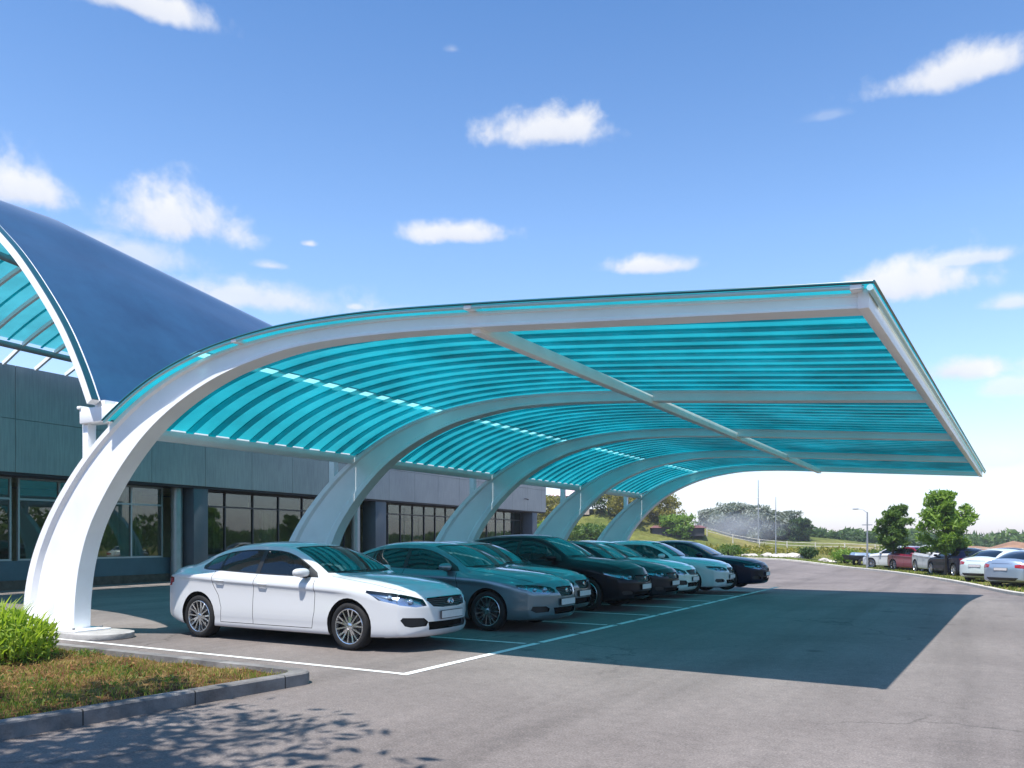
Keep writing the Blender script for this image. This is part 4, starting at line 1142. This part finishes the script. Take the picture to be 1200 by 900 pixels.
def bush(name, loc, R, H, label, group, mat='leaf_mid', n=900, size=.16, seed=1, cat='bush', sx=1.0):
    r = np.random.default_rng(seed); root = thing(name, loc, label, cat, group); mb = MB(); cs = []
    k = 9
    for i in range(k):
        a = 2*PI*i/k+r.uniform(-.3,.3); rr = R*r.uniform(.15,.75); c = np.array([math.cos(a)*rr*sx, math.sin(a)*rr, H*r.uniform(.35,.78)])
        mb.tube([(0,0,-.1),(c[0]*.5,c[1]*.5,c[2]*.55),tuple(c)], [.05*R,.03*R,.01*R], 5)
        m = n//k; d = r.normal(size=(m,3)); d /= np.linalg.norm(d,axis=1)[:,None]
        p = c+d*(r.random(m)**.45)[:,None]*np.array([R*.5*sx,R*.5,H*.38]); p[:,2] = np.abs(p[:,2]); cs.append(p)
    mb.build('stem', M['bark'], root, True, angle=60)
    V, F = leaf_arrays(np.concatenate(cs), size, r); mesh_obj('foliage', V, F, M[mat], root); return root

# the two young trees on the verge
def gv(x, y): return G(x, y)+.09
tree('broadleaf_tree', (-4.6,54.6,gv(-4.6,54.6)), 3.85, .95, 'smaller darker green broadleaf tree behind the pale blue car on the verge', 'young trees on the verge', 'leaf_mid', n=4200, size=.19, seed=4, clear=.36, lobes=10)
tree('broadleaf_tree', (-1.55,47.6,gv(-1.55,47.6)), 4.25, 1.08, 'larger bright green broadleaf tree beside the white suv on the verge', 'young trees on the verge', 'leaf_bright', n=6000, size=.18, seed=9, clear=.30, lobes=13)
# tree behind and left of the camera that throws the dappled shade on the foreground
tree('broadleaf_tree', (-6.1,-.5,.08), 7.3, 2.8, 'broadleaf tree in the planting bed shading the foreground', None, 'leaf_mid', n=14000, size=.15, seed=12, clear=.60, lobes=14, tr=.15)
# background trees on and around the hill
bgt = [(-60,98,5.4,3.2,'leaf_mid'),(-54,103,4.4,3,'leaf_olive'),(-49,92,3.4,2.6,'leaf_olive'),(-45,88,3.2,2.6,'leaf_bright'),(-41,90,3.0,2.4,'leaf_mid'),(-43,108,4.0,2.6,'leaf_olive'),(-47,110,4.6,2.8,'leaf_dark'),(-40,112,3.4,2.6,'leaf_olive'),(-36,108,2.6,2.0,'leaf_bright'),
       (-66,100,5.5,3.4,'leaf_mid'),(-72,104,6,3.5,'leaf_dark')]
names = ['tall green tree seen between the building end and the fourth arch','olive tree above the pale roofed house on the hill','yellow green tree low between the last two arches','bright green round tree between the last two arches','green tree beside the foot of the last arch','golden olive tree on the hill crest right of the last arch','small dark green tree topping the hill crest','olive tree left of the long dark shed','bright green bush like tree at the shed end','broad green tree behind the building end','dark green tree behind the building end']
for i, (x, y, h, R, mt) in enumerate(bgt):
    tree('hill_tree', (x, y, G(x,y)-.2+hillz(x,y)), h, R, names[i], 'trees on the green hill', mt, n=3000, size=.36, seed=20+i, clear=.10, lobes=15, squash=.7)
gtr = [(-40.5,142,5.2,3.2),(-37,141,6.0,3.4),(-33.5,141,5.4,3.2),(-30,143,4.3,3.0),(-26.8,142,3.2,2.4)]
gn = ['leftmost grey green tree of the hazy clump beside the shed','tallest grey green tree with a flat crown in the hazy clump','grey green tree right of the tallest in the hazy clump','lower grey green tree behind the tall thin mast','smallest grey green tree at the right end of the hazy clump']
for i, (x, y, h, R) in enumerate(gtr):
    tree('hazy_tree', (x, y, hillz(x,y)-.3), h, R, gn[i], 'hazy grey green clump on the skyline', 'leaf_hazed' if i < 4 else 'leaf_dark', n=6000, size=.50, seed=50+i, clear=.06, lobes=16, squash=.55)
# bushes near the far kerb
bs = [(-17.6,66,1.5,1.0,'leaf_mid','low green bush beyond the kerb just past the navy car'),(-11.6,66,.9,.9,'leaf_dark','small dark bush right of the pale rubble pile'),(-8.4,63,1.1,1.1,'leaf_bright','bright green bush left of the small trailer'),(-5.6,61,.8,1.1,'leaf_mid','green bush between the small trailer and the street lamp'),(-6.9,75,1.5,1.2,'leaf_mid','green bush far behind the small trailer'),(1.6,39.8,.45,.8,'leaf_bright','small light green shrub between the mint and the pale blue cars')]
for i, (x, y, R, h, mt, lb) in enumerate(bs):
    bush('bush', (x, y, gv(x,y)), R, h, lb, 'bushes beyond the kerb', mt, n=800, size=.17, seed=70+i)
# ragged field hedge and far woodland: nobody could count these
def wood(name, pts, n, hmin, hmax, depth, size, mat, label, seed):
    r = np.random.default_rng(seed); P = [Vector((a,b,0)) for a,b in pts]; C_ = []
    seg = [(P[i+1]-P[i]).length for i in range(len(P)-1)]; tot = sum(seg)
    ph = r.uniform(0, 6, 6)
    for _ in range(n):
        u = r.random()*tot; s = u; i = 0
        while i < len(seg)-1 and s > seg[i]: s -= seg[i]; i += 1
        p = P[i].lerp(P[i+1], s/seg[i]); dr = (P[i+1]-P[i]).normalized()
        hh = hmin+(hmax-hmin)*(.5+.5*(.45*math.sin(u*.11+ph[0])+.33*math.sin(u*.31+ph[1])+.22*math.sin(u*.83+ph[2])))
        o = (r.random()-.5)*depth; z = hh*r.random()**.6*(1-(abs(o)/depth*1.2)**2)
        x, y = p.x-dr.y*o, p.y+dr.x*o; C_.append((x, y, z+hillz(x,y)+G(x,y)-.1))
    V, F = leaf_arrays(C_, size, r); tag(mesh_obj(name, V, F, M[mat]), label, 'woodland', kind='stuff')
wood('woodland', [(-36,190),(10,196),(60,182),(110,160),(150,110)], 11000, 2.2, 4.6, 9, 1.1, 'leaf_mid', 'low green belt of trees along the horizon', 3)
wood('woodland', [(-30,152),(0,158),(40,150),(80,126)], 5000, .6, 2.0, 8, .8, 'leaf_dark', 'dark hedge line in front of the far trees', 4)
wood('woodland', [(30,90),(42,40),(44,-10),(30,-50)], 6500, 3.0, 6.5, 7, .8, 'leaf_mid', 'unseen green hedge added right of the parking lot for window reflections', 5)  # out of view, added so the window panes reflect green
wood('woodland', [(-90,-34),(-40,-30),(0,-32),(50,-30)], 8000, 5.0, 9.0, 7, .9, 'leaf_dark', 'unseen dark belt of trees added on the near side to darken reflections', 8)  # out of view, added to darken reflections in the car side glass
wood('scrub', [(-62,84),(-46,80),(-30,84),(-16,92),(4,96),(20,90)], 4500, .3, 1.1, 16, .4, 'leaf_olive', 'yellow green scrub across the field', 6)

# foreground shrub: narrow upright leaves and a few broad dark ones
def fg_shrub():
    r = np.random.default_rng(77); root = thing('shrub', (-10.05,5.35,.07), 'bright green leafy shrub at the foot of the nearest arch', 'shrub')
    v = []; f = []
    for _ in range(600):
        a = r.uniform(0, 2*PI); rad = .55*r.random()**.6; x, y = math.cos(a)*rad*1.15, math.sin(a)*rad
        h = (.86-.6*rad)*r.uniform(.35,1.05); ln = r.uniform(.05,.28); b = a+r.uniform(-.8,.8); w = r.uniform(.010,.022)
        px, py = -math.sin(b)*w, math.cos(b)*w; o = len(v); K_ = 4; z0 = r.uniform(0,.25)
        for k in range(K_+1):
            t = k/K_; s = 1-t**2.2 if k < K_ else 0.02; q = (x+math.cos(b)*ln*t*t, y+math.sin(b)*ln*t*t, z0*(1-t)+h*(1.35*t-.4*t*t))
            v += [(q[0]-px*s*(.5+t), q[1]-py*s*(.5+t), q[2]), (q[0]+px*s*(.5+t), q[1]+py*s*(.5+t), q[2])]
        f += [(o+2*k,o+2*k+1,o+2*k+3,o+2*k+2) for k in range(K_)]
    mesh_obj('blades', v, f, M['leaf_lime'], root)
    C_ = []
    for _ in range(1900):
        a = r.uniform(0, 2*PI); rad = .62*r.random()**.5; C_.append((math.cos(a)*rad*1.1, math.sin(a)*rad, (.70-.5*rad)*r.random()**.6))
    V, F = leaf_arrays(C_, .055, r, aspect=1.8); mesh_obj('foliage', V, F, M['leaf_lime'], root)
    C_ = [(r.uniform(-.6,.3), r.uniform(-.4,.4), r.uniform(.15,.42)) for _ in range(45)]
    V, F = leaf_arrays(C_, .16, r, aspect=1.2); mesh_obj('broad_leaves', V, F, M['leaf_dark'], root)
fg_shrub()
# low weeds and fallen leaves in the bed
def litter():
    r = np.random.default_rng(6); C_ = []
    for _ in range(2200):
        x, y = r.uniform(-13,-6.75), r.uniform(1.4,6.2); C_.append((x, y, bz(x,y)+.015))
    V, F = leaf_arrays(C_, .035, r); m = leaf_mat('fallen_leaf', (.16,.05,.02), (.36,.22,.08), .1, .8)
    tag(mesh_obj('leaf_litter', V, F, m), 'fallen brown leaves on the planting bed', 'leaves', kind='stuff')
    C_ = []
    for _ in range(60):
        x, y = r.uniform(-11,-6.85), r.uniform(2.5,6.1); k = r.integers(20,60)
        for _ in range(k): C_.append((x+r.normal()*.07, y+r.normal()*.07, bz(x,y)+abs(r.normal())*.035))
    V, F = leaf_arrays(C_, .03, r); tag(mesh_obj('weeds', V, F, M['leaf_mid']), 'low green weeds scattered over the planting bed', 'weeds', kind='stuff')
litter()

# ------------------------------------------------------------------ background objects
def pole(name, x, y, h, r0, label, cat, group=None, arms=()):
    z = G(x,y)+hillz(x,y)-.1; root = thing(name, (x,y,z), label, cat, group); mb = MB(); mb.tube([(0,0,0),(0,0,h*.5),(0,0,h)], [r0,r0*.7,r0*.35], 8); mb.build('pole', M['galv'], root, True, angle=60)
    for zz, L in arms:
        mb = MB(); mb.tube([(-L,0,zz),(L,0,zz)], r0*.35, 5); mb.build('crossbar', M['galv'], root)
    return root
pole('mast', -29.5, 127, 9.9, .14, 'tallest thin mast on the skyline beside the hazy trees', 'mast', 'thin masts on the skyline', ((8.6,.5),(7.2,.4),(5.5,.4)))
pole('mast', -14.3, 67.5, 5.0, .06, 'shorter thin mast standing beside the pale rubble pile', 'mast', 'thin masts on the skyline')
pole('mast', 10.2, 101, 7.2, .10, 'tallest of the dark poles at the right edge', 'mast', 'poles at the right edge', ((6.4,.4),))
pole('mast', 12.0, 98, 5.6, .12, 'thick short pole at the right edge beside the tallest one', 'mast', 'poles at the right edge')
pole('mast', 6.3, 98, 5.0, .07, 'faint thin pole left of the pair at the right edge', 'mast', 'poles at the right edge')
# street lamp
z = gv(-6.3,56.5); sl = thing('street_lamp', (-6.3,56.5,z), 'grey street lamp with a short arm beside the smaller tree', 'lamp')
mb = MB(); mb.tube([(0,0,0),(0,0,2),(0,0,3.6)], [.07,.05,.04], 8); mb.build('pole', M['galv'], sl, True, angle=60)
mb = MB(); mb.tube([(0,0,3.55),(-.25,0,3.75),(-.55,0,3.8)], [.03,.025,.02], 6); mb.build('arm', M['galv'], sl, True, angle=60)
mb = MB(); mb.ball((-.68,0,3.8), (.22,.09,.05), 10); mb.build('lamp_head', M['alu'], sl, True)
mb = MB(); mb.box(-.3,.3,-.03,.03,2.75,2.81); mb.build('crossbar', M['galv'], sl)
# field fence: rails and posts
fe = thing('field_fence', (-25,112,0), 'long pale post and rail fence across the field', 'fence')
fpts = [(-33+3.6*i, 112-.15*i*i*.3) for i in range(14)]
mb = MB()
for j in (1.12,.72):
    mb.tube([(x+25, y-112, G(x,y)+hillz(x,y)-.14+j) for x, y in fpts], .035, 5)
mb.build('rail', M['kerb_light'], fe)
for x, y in fpts:
    mb = MB(); z = G(x,y)+hillz(x,y)-.2; mb.box(x+25-.06,x+25+.06,y-112-.06,y-112+.06,z,z+1.3); mb.build('post', M['kerb_light'], fe)
# rubble pile
rp = [(-14.9,67,.45,'pinkish white'),(-14.2,66.4,.34,'white'),(-13.5,66.2,.42,'pale grey'),(-12.8,66.5,.5,'largest white'),(-12.1,66.1,.4,'cream'),(-16.0,67,.35,'small white'),(-16.7,67.6,.3,'small cream'),(-10.2,64.6,.4,'white'),(-9.6,64.3,.28,'small grey')]
wh = ['left of the mast','under the mast','just right of the mast','at the right of the pile','at the right end of the pile','at the left of the pile','at the left end of the pile','alone left of the small trailer','lowest beside the small trailer']
for i, (x, y, s, c) in enumerate(rp):
    r = np.random.default_rng(90+i); bm = bmesh.new(); bmesh.ops.create_icosphere(bm, subdivisions=2, radius=s)
    for v in bm.verts: v.co = Vector((v.co.x*1.5, v.co.y*1.0, max(-.1, v.co.z*.62)))*float(r.uniform(.78,1.15))
    o = bmobj('rubble_block', bm, M['rock'], None, 20); o.location = (x, y, gv(x,y)+.05); o.rotation_euler = (0,0,float(r.uniform(0,3)))
    tag(o, c+' rubble block '+wh[i], 'rubble', 'pale rubble beyond the kerb')
# small trailer
tx, ty = -7.35, 61.2; tz = gv(tx,ty); tl = thing('small_trailer', (tx,ty,tz), 'small dark trailer with a pale blue cover beyond the kerb', 'trailer', rz=.5)
mb = MB(); mb.add([(-.85,-.45,.45),(.75,-.45,.40),(.75,.45,.40),(-.85,.45,.45),(-1.0,-.55,.78),(.95,-.55,.72),(.95,.55,.72),(-1.0,.55,.78)], [(0,3,2,1),(4,5,6,7),(0,1,5,4),(1,2,6,5),(2,3,7,6),(3,0,4,7)]); mb.build('body', M['dark_panel'], tl, bevel=.03)
mb = MB(); mb.add([(-.5,-.5,.76),(.8,-.5,.745),(.8,.5,.745),(-.5,.5,.76),(-.4,-.35,.95),(.6,-.35,.92),(.6,.35,.92),(-.4,.35,.95)], [(4,5,6,7),(0,1,5,4),(1,2,6,5),(2,3,7,6),(3,0,4,7)]); mb.build('cover', M['p_paleblue'], tl, bevel=.04)
for sy in (-.5,.5):
    mb = MB(); mb.lathe([(.1,-.06),(.22,-.08),(.27,-.05),(.27,.05),(.22,.08),(.1,.06)], 16, 'Y', (0,sy,.27)); mb.build('wheel', M['tyre'], tl, True)
mb = MB(); mb.tube([(.7,0,.42),(1.5,0,.40)], .035, 6); mb.build('drawbar', M['bolt'], tl)
# buildings on the hill
def house(name, x, y, w, d, h, rh, wm, rm, label, rz=0, nwin=2):
    z = G(x,y)+hillz(x,y)-.4; root = thing(name, (x,y,z), label, 'house', rz=rz)
    mb = MB(); mb.box(-w/2,w/2,-d/2,d/2,0,h); mb.build('wall', wm, root)
    mb = MB(); o = .3; mb.add([(-w/2-o,-d/2-o,h),(w/2+o,-d/2-o,h),(w/2+o,d/2+o,h),(-w/2-o,d/2+o,h),(-w/2+.3,0,h+rh),(w/2-.3,0,h+rh)], [(0,1,5,4),(1,2,5),(2,3,4,5),(3,0,4),(0,3,2,1)]); mb.build('roof', rm, root)
    for k in range(nwin):
        cx = -w/2+(k+.5)*w/nwin; f = MB(); f.box(cx-.45,cx+.45,-d/2-.05,-d/2-.004,h*.42,h*.82); fo = f.build('window', M['alu'], root)
        g = MB(); g.box(cx-.38,cx+.38,-d/2-.06,-d/2-.051,h*.45,h*.79); g.build('pane', M['pane'], fo)
    return root
M['roof_pink'] = simple('roof_pale_pink', (.62,.46,.46), .8, 0, .3, 0, .15, 3)
M['roof_dull'] = simple('roof_dull_red', (.16,.075,.08), .8, 0, .3, 0, .25, 2)
house('house', -52.5,109,5.5,5,2.7,1.0,M['render_pale'],M['roof_pink'],'small brown walled house with a pale pink roof on the hill', .42)
house('shed', -36.2,109,7,3,1.1,.35,M['dark_panel'],M['roof_dull'],'long low dark shed with a reddish roof on the hillside', .35, 0)
# brown earth banks
for i, (x, y, w, d, h, lb) in enumerate([(2,112,14,5,1.5,'long'),(17,120,16,6,1.6,'far')]):
    mb = MB(); nn_ = 24; vs = []
    for j in range(9):
        for k in range(nn_+1):
            u = k/nn_*2-1; v = j/8*2-1; X, Y = x+u*w, y+v*d; e = max(0,(1-u*u))*max(0,(1-v*v)); vs.append((X, Y, G(X,Y)+hillz(X,Y)-.3+h*1.2*e**.6*(1+.18*math.sin(u*9+i)+.1*math.sin(u*23))))
    mb.add(vs, [(j*(nn_+1)+k, j*(nn_+1)+k+1, (j+1)*(nn_+1)+k+1, (j+1)*(nn_+1)+k) for j in range(8) for k in range(nn_)])
    M['earth'] = M.get('earth') or simple('bare_earth', (.24,.14,.09), .95, 0, .2, 0, .35, .6, .6, 3)
    tag(mb.build('earth_bank', M['earth'], smooth=True), kind='structure')

# ------------------------------------------------------------------ parked cars
GR = 'cars parked in a row under the carport'
c1 = make_car('sedan','p_white',(-8.86,9.36,0),.0,'white four door sedan nearest the camera under the carport','car',GR,'oval',1.0,0,L=1.035)
c2 = make_car('sedan','p_teal',(-8.42,12.28,0),.0,'blue silver sedan parked beside the white sedan','car',GR,'round',1.0,1,L=1.0)
c3 = copy_car(c2,'p_teal','p_silver',(-9.05,14.30,0),.01,'silver grey sedan squeezed between the blue silver sedan and the black suv',GR)
c4 = make_car('suv','p_black',(-8.55,16.45,0),.0,'glossy black suv third arch along the row','suv',GR,'round',1.0,2,L=.98)
c4['label'] = 'glossy black suv with bright alloy wheels in the middle of the row'
c5 = make_car('hatch','p_charcoal',(-8.55,18.65,0),.0,'charcoal hatchback next to the black suv','car',GR,'round',.9,2,L=.94)
c6 = copy_car(c1,'p_white','p_mint',(-8.95,20.75,0),.0,'pale mint white sedan partly hidden behind the charcoal hatchback',GR)
c7 = make_car('hatch','p_white',(-8.35,22.85,0),.0,'white hatchback second from the far end of the row','car',GR,'round',.9,1,L=.95)
c8 = copy_car(c2,'p_teal','p_navy',(-8.0,25.1,0),.0,'dark navy sedan at the far end of the row',GR)
G2 = 'cars parked on the grass verge'
def gcar(src, po, pn, x, y, rz, label):
    c = copy_car(src, po, pn, (x, y, gv(x,y)-.02), rz, label, G2); return c
gcar(c5,'p_charcoal','p_white',-4.6,57.6,2.6,'small white hatchback farthest left on the grass verge')
gcar(c5,'p_charcoal','p_red',-3.1,54.0,-.9,'crimson red hatchback under the smaller verge tree')
gcar(c4,'p_black','p_white',-1.9,51.2,-1.15,'white suv between the two verge trees')
gcar(c7,'p_white','p_navy',-1.0,48.6,2.0,'dark navy hatchback in front of the white suv')
gcar(c5,'p_charcoal','p_black',1.2,49.0,1.6,'black hatchback in the shade of the larger verge tree')
gcar(c1,'p_white','p_mint',1.0,42.6,1.05,'pale mint sedan showing its red rear lamps on the verge')
gcar(c1,'p_white','p_paleblue',2.0,38.6,1.0,'pale blue silver sedan nearest the right edge of the verge')
gcar(c4,'p_black','p_charcoal',3.0,35.6,1.5,'charcoal suv cut off by the right edge of the picture')

# ------------------------------------------------------------------ light
EL = math.radians(67.5)
l = bpy.data.lights.new('sun','SUN'); l.energy = 4.6; l.angle = math.radians(.53); l.color = (1,.955,.89)
so = bpy.data.objects.new('sun', l); COL.objects.link(so); so.rotation_euler = (PI/2-EL, 0, math.radians(2))
w = bpy.data.worlds.new('World'); S.world = w; w.use_nodes = True; nt = w.node_tree; nt.nodes.clear()
out = nt.nodes.new('ShaderNodeOutputWorld')
sk_ = nt.nodes.new('ShaderNodeTexSky'); sk_.sky_type = 'NISHITA'; sk_.sun_disc = False; sk_.sun_elevation = EL; sk_.sun_rotation = PI
sk_.air_density = 1.0; sk_.dust_density = .6; sk_.ozone_density = 3.0; sk_.altitude = 0
tc = nt.nodes.new('ShaderNodeTexCoord'); D_ = tc.outputs['Generated']
SKY_T = nt.nodes.new('ShaderNodeMix'); SKY_T.data_type = 'RGBA'; SKY_T.blend_type = 'MULTIPLY'; SKY_T.inputs[0].default_value = 1
sep = nt.nodes.new('ShaderNodeSeparateXYZ'); nt.links.new(D_, sep.inputs[0])
tint = ramp(nt, sep.outputs[2], [(0.0,(1.12,1.06,1.34)),(.10,(1.38,1.34,1.50)),(.34,(1.14,1.28,1.40)),(.62,(.60,.92,1.18))])
nt.links.new(sk_.outputs[0], SKY_T.inputs[6]); nt.links.new(tint.outputs['Color'], SKY_T.inputs[7])
bg = nt.nodes.new('ShaderNodeBackground'); bg.inputs[1].default_value = .112; nt.links.new(SKY_T.outputs[2], bg.inputs[0])
def mth(op, *a, clamp=False):
    n = nt.nodes.new('ShaderNodeMath'); n.operation = op; n.use_clamp = clamp
    for i, v in enumerate(a):
        if isinstance(v, bpy.types.NodeSocket): nt.links.new(v, n.inputs[i])
        else: n.inputs[i].default_value = v
    return n.outputs[0]
def dot(v):
    n = nt.nodes.new('ShaderNodeVectorMath'); n.operation = 'DOT_PRODUCT'; nt.links.new(D_, n.inputs[0]); n.inputs[1].default_value = v; return n.outputs['Value']
nz = noise(nt, 13, 10, .60, D_, .2); nz2 = noise(nt, 45, 6, .6, D_, .1)
nf = mth('ADD', mth('MULTIPLY', mth('SUBTRACT', nz.outputs['Fac'], .5), 3.0), mth('MULTIPLY', mth('SUBTRACT', nz2.outputs['Fac'], .5), .9))
CL = [(648,155,88,32,1),(540,275,78,20,1),(762,313,92,17,.95),(205,262,105,42,.95),(32,226,60,28,1),(1130,84,92,22,.95),(1042,338,105,32,1),(1118,436,48,20,1),(1140,304,70,14,.7),(150,4,85,18,.9),(250,336,80,16,.5),(318,312,30,9,.7),(1165,540,60,18,.6),(362,286,14,7,.9),(970,136,30,8,.3),(530,58,14,7,.35),(1190,455,40,16,.6),(300,350,170,34,.75),(140,300,120,30,.6),(480,370,120,16,.5),(415,360,20,8,.7),(1000,590,200,14,.35),(690,590,60,14,.5),(1185,356,36,12,.7),
      (1500,200,160,50,1),(1700,420,200,50,1),(-300,150,200,60,1),(-500,380,200,50,1),(1400,420,120,30,.8)]
acc = None; shade = None
for px, py, a, b, op_ in CL:
    d = (FW+RT*((px-600)/960)+UP*((632-py)/960)).normalized()
    r0 = d.cross(UP).normalized(); u0 = r0.cross(d).normalized(); k = 960/math.sqrt(1+((px-600)/960)**2+((632-py)/960)**2)
    uu = mth('MULTIPLY', dot(r0), k/a); vv = mth('MULTIPLY', dot(u0), k/b); fwd = dot(d)
    vneg = mth('MULTIPLY', mth('MINIMUM', vv, 0.0), .75); vv2 = mth('ADD', vv, vneg)
    q = mth('SQRT', mth('ADD', mth('MULTIPLY', uu, uu), mth('MULTIPLY', vv2, vv2)))
    e = mth('SUBTRACT', 1.0, q); e = mth('ADD', e, mth('MULTIPLY', nf, .55)); e = mth('MULTIPLY', e, mth('GREATER_THAN', fwd, .3))
    e = mth('MULTIPLY', mth('SUBTRACT', e, .13), 1.6, clamp=True); e = mth('MULTIPLY', e, op_)
    sh = mth('MULTIPLY', e, vv)
    acc = e if acc is None else mth('MAXIMUM', acc, e)
    shade = sh if shade is None else mth('ADD', shade, sh)
sm = mth('MULTIPLY', mth('MULTIPLY', acc, acc), mth('SUBTRACT', 3.0, mth('MULTIPLY', acc, 2.0)), clamp=True)
cc = ramp(nt, mth('ADD', mth('MULTIPLY', shade, .55), mth('ADD', .55, mth('MULTIPLY', nf, .2))), [(.15,(.66,.70,.82)),(.55,(.90,.92,.98)),(.85,(1,1,1))])
bg2 = nt.nodes.new('ShaderNodeBackground'); bg2.inputs[1].default_value = .62; nt.links.new(cc.outputs['Color'], bg2.inputs[0])
mx = nt.nodes.new('ShaderNodeMixShader'); nt.links.new(mth('MULTIPLY', sm, .90), mx.inputs[0]); nt.links.new(bg.outputs[0], mx.inputs[1]); nt.links.new(bg2.outputs[0], mx.inputs[2])
nt.links.new(mx.outputs[0], out.inputs[0])
vs_ = S.view_settings; vs_.view_transform = 'Standard'; vs_.look = 'None'; vs_.gamma = 1; vs_.exposure = .72; vs_.use_curve_mapping = False
cy = S.cycles; cy.max_bounces = 10; cy.transparent_max_bounces = 16; cy.diffuse_bounces = 4; cy.glossy_bounces = 4; cy.transmission_bounces = 4; cy.use_denoising = True; cy.caustics_reflective = False; cy.caustics_refractive = False; cy.sample_clamp_indirect = 6

# ------------------------------------------------------------------ air
mb = MB(); mb.box(-420,420,-120,420,-3,12); hz = mb.build('haze', M['bolt']); hz.data.materials.clear()
m, nt, out = new_mat('haze_air'); pv = N(nt, 'ShaderNodeVolumePrincipled'); pv.inputs['Color'].default_value = (.92,.95,1,1); pv.inputs['Density'].default_value = .0007; pv.inputs['Anisotropy'].default_value = .3
nt.links.new(pv.outputs[0], out.inputs['Volume']); hz.data.materials.append(m); tag(hz, 'thin pale haze over the far field', 'haze', kind='stuff')

bm = bmesh.new(); bmesh.ops.create_icosphere(bm, subdivisions=3, radius=1)
m, nt, out = new_mat('smoke_air'); pv = N(nt, 'ShaderNodeVolumePrincipled'); pv.inputs['Color'].default_value = (.90,.92,.95,1)
tc = N(nt, 'ShaderNodeTexCoord'); ln = N(nt, 'ShaderNodeVectorMath', operation='LENGTH'); nt.links.new(tc.outputs['Object'], ln.inputs[0])
nz_ = noise(nt, 1.8, 3, .5, tc.outputs['Object'])
a = N(nt, 'ShaderNodeMath', operation='SUBTRACT'); a.inputs[0].default_value = .80; nt.links.new(ln.outputs['Value'], a.inputs[1])
b = N(nt, 'ShaderNodeMath', operation='MULTIPLY_ADD'); nt.links.new(nz_.outputs['Fac'], b.inputs[0]); b.inputs[1].default_value = .9; b.inputs[2].default_value = -.40
c = N(nt, 'ShaderNodeMath', operation='ADD'); nt.links.new(a.outputs[0], c.inputs[0]); nt.links.new(b.outputs[0], c.inputs[1]); c.use_clamp = True
d = N(nt, 'ShaderNodeMath', operation='MULTIPLY'); nt.links.new(c.outputs[0], d.inputs[0]); d.inputs[1].default_value = .16
nt.links.new(d.outputs[0], pv.inputs['Density']); nt.links.new(pv.outputs[0], out.inputs['Volume'])
o = bmobj('smoke', bm, m); o.location = (-35,131,3.0); o.scale = (11,6,4.2); tag(o, 'pale grey smoke drifting in front of the skyline trees', 'smoke', kind='stuff')
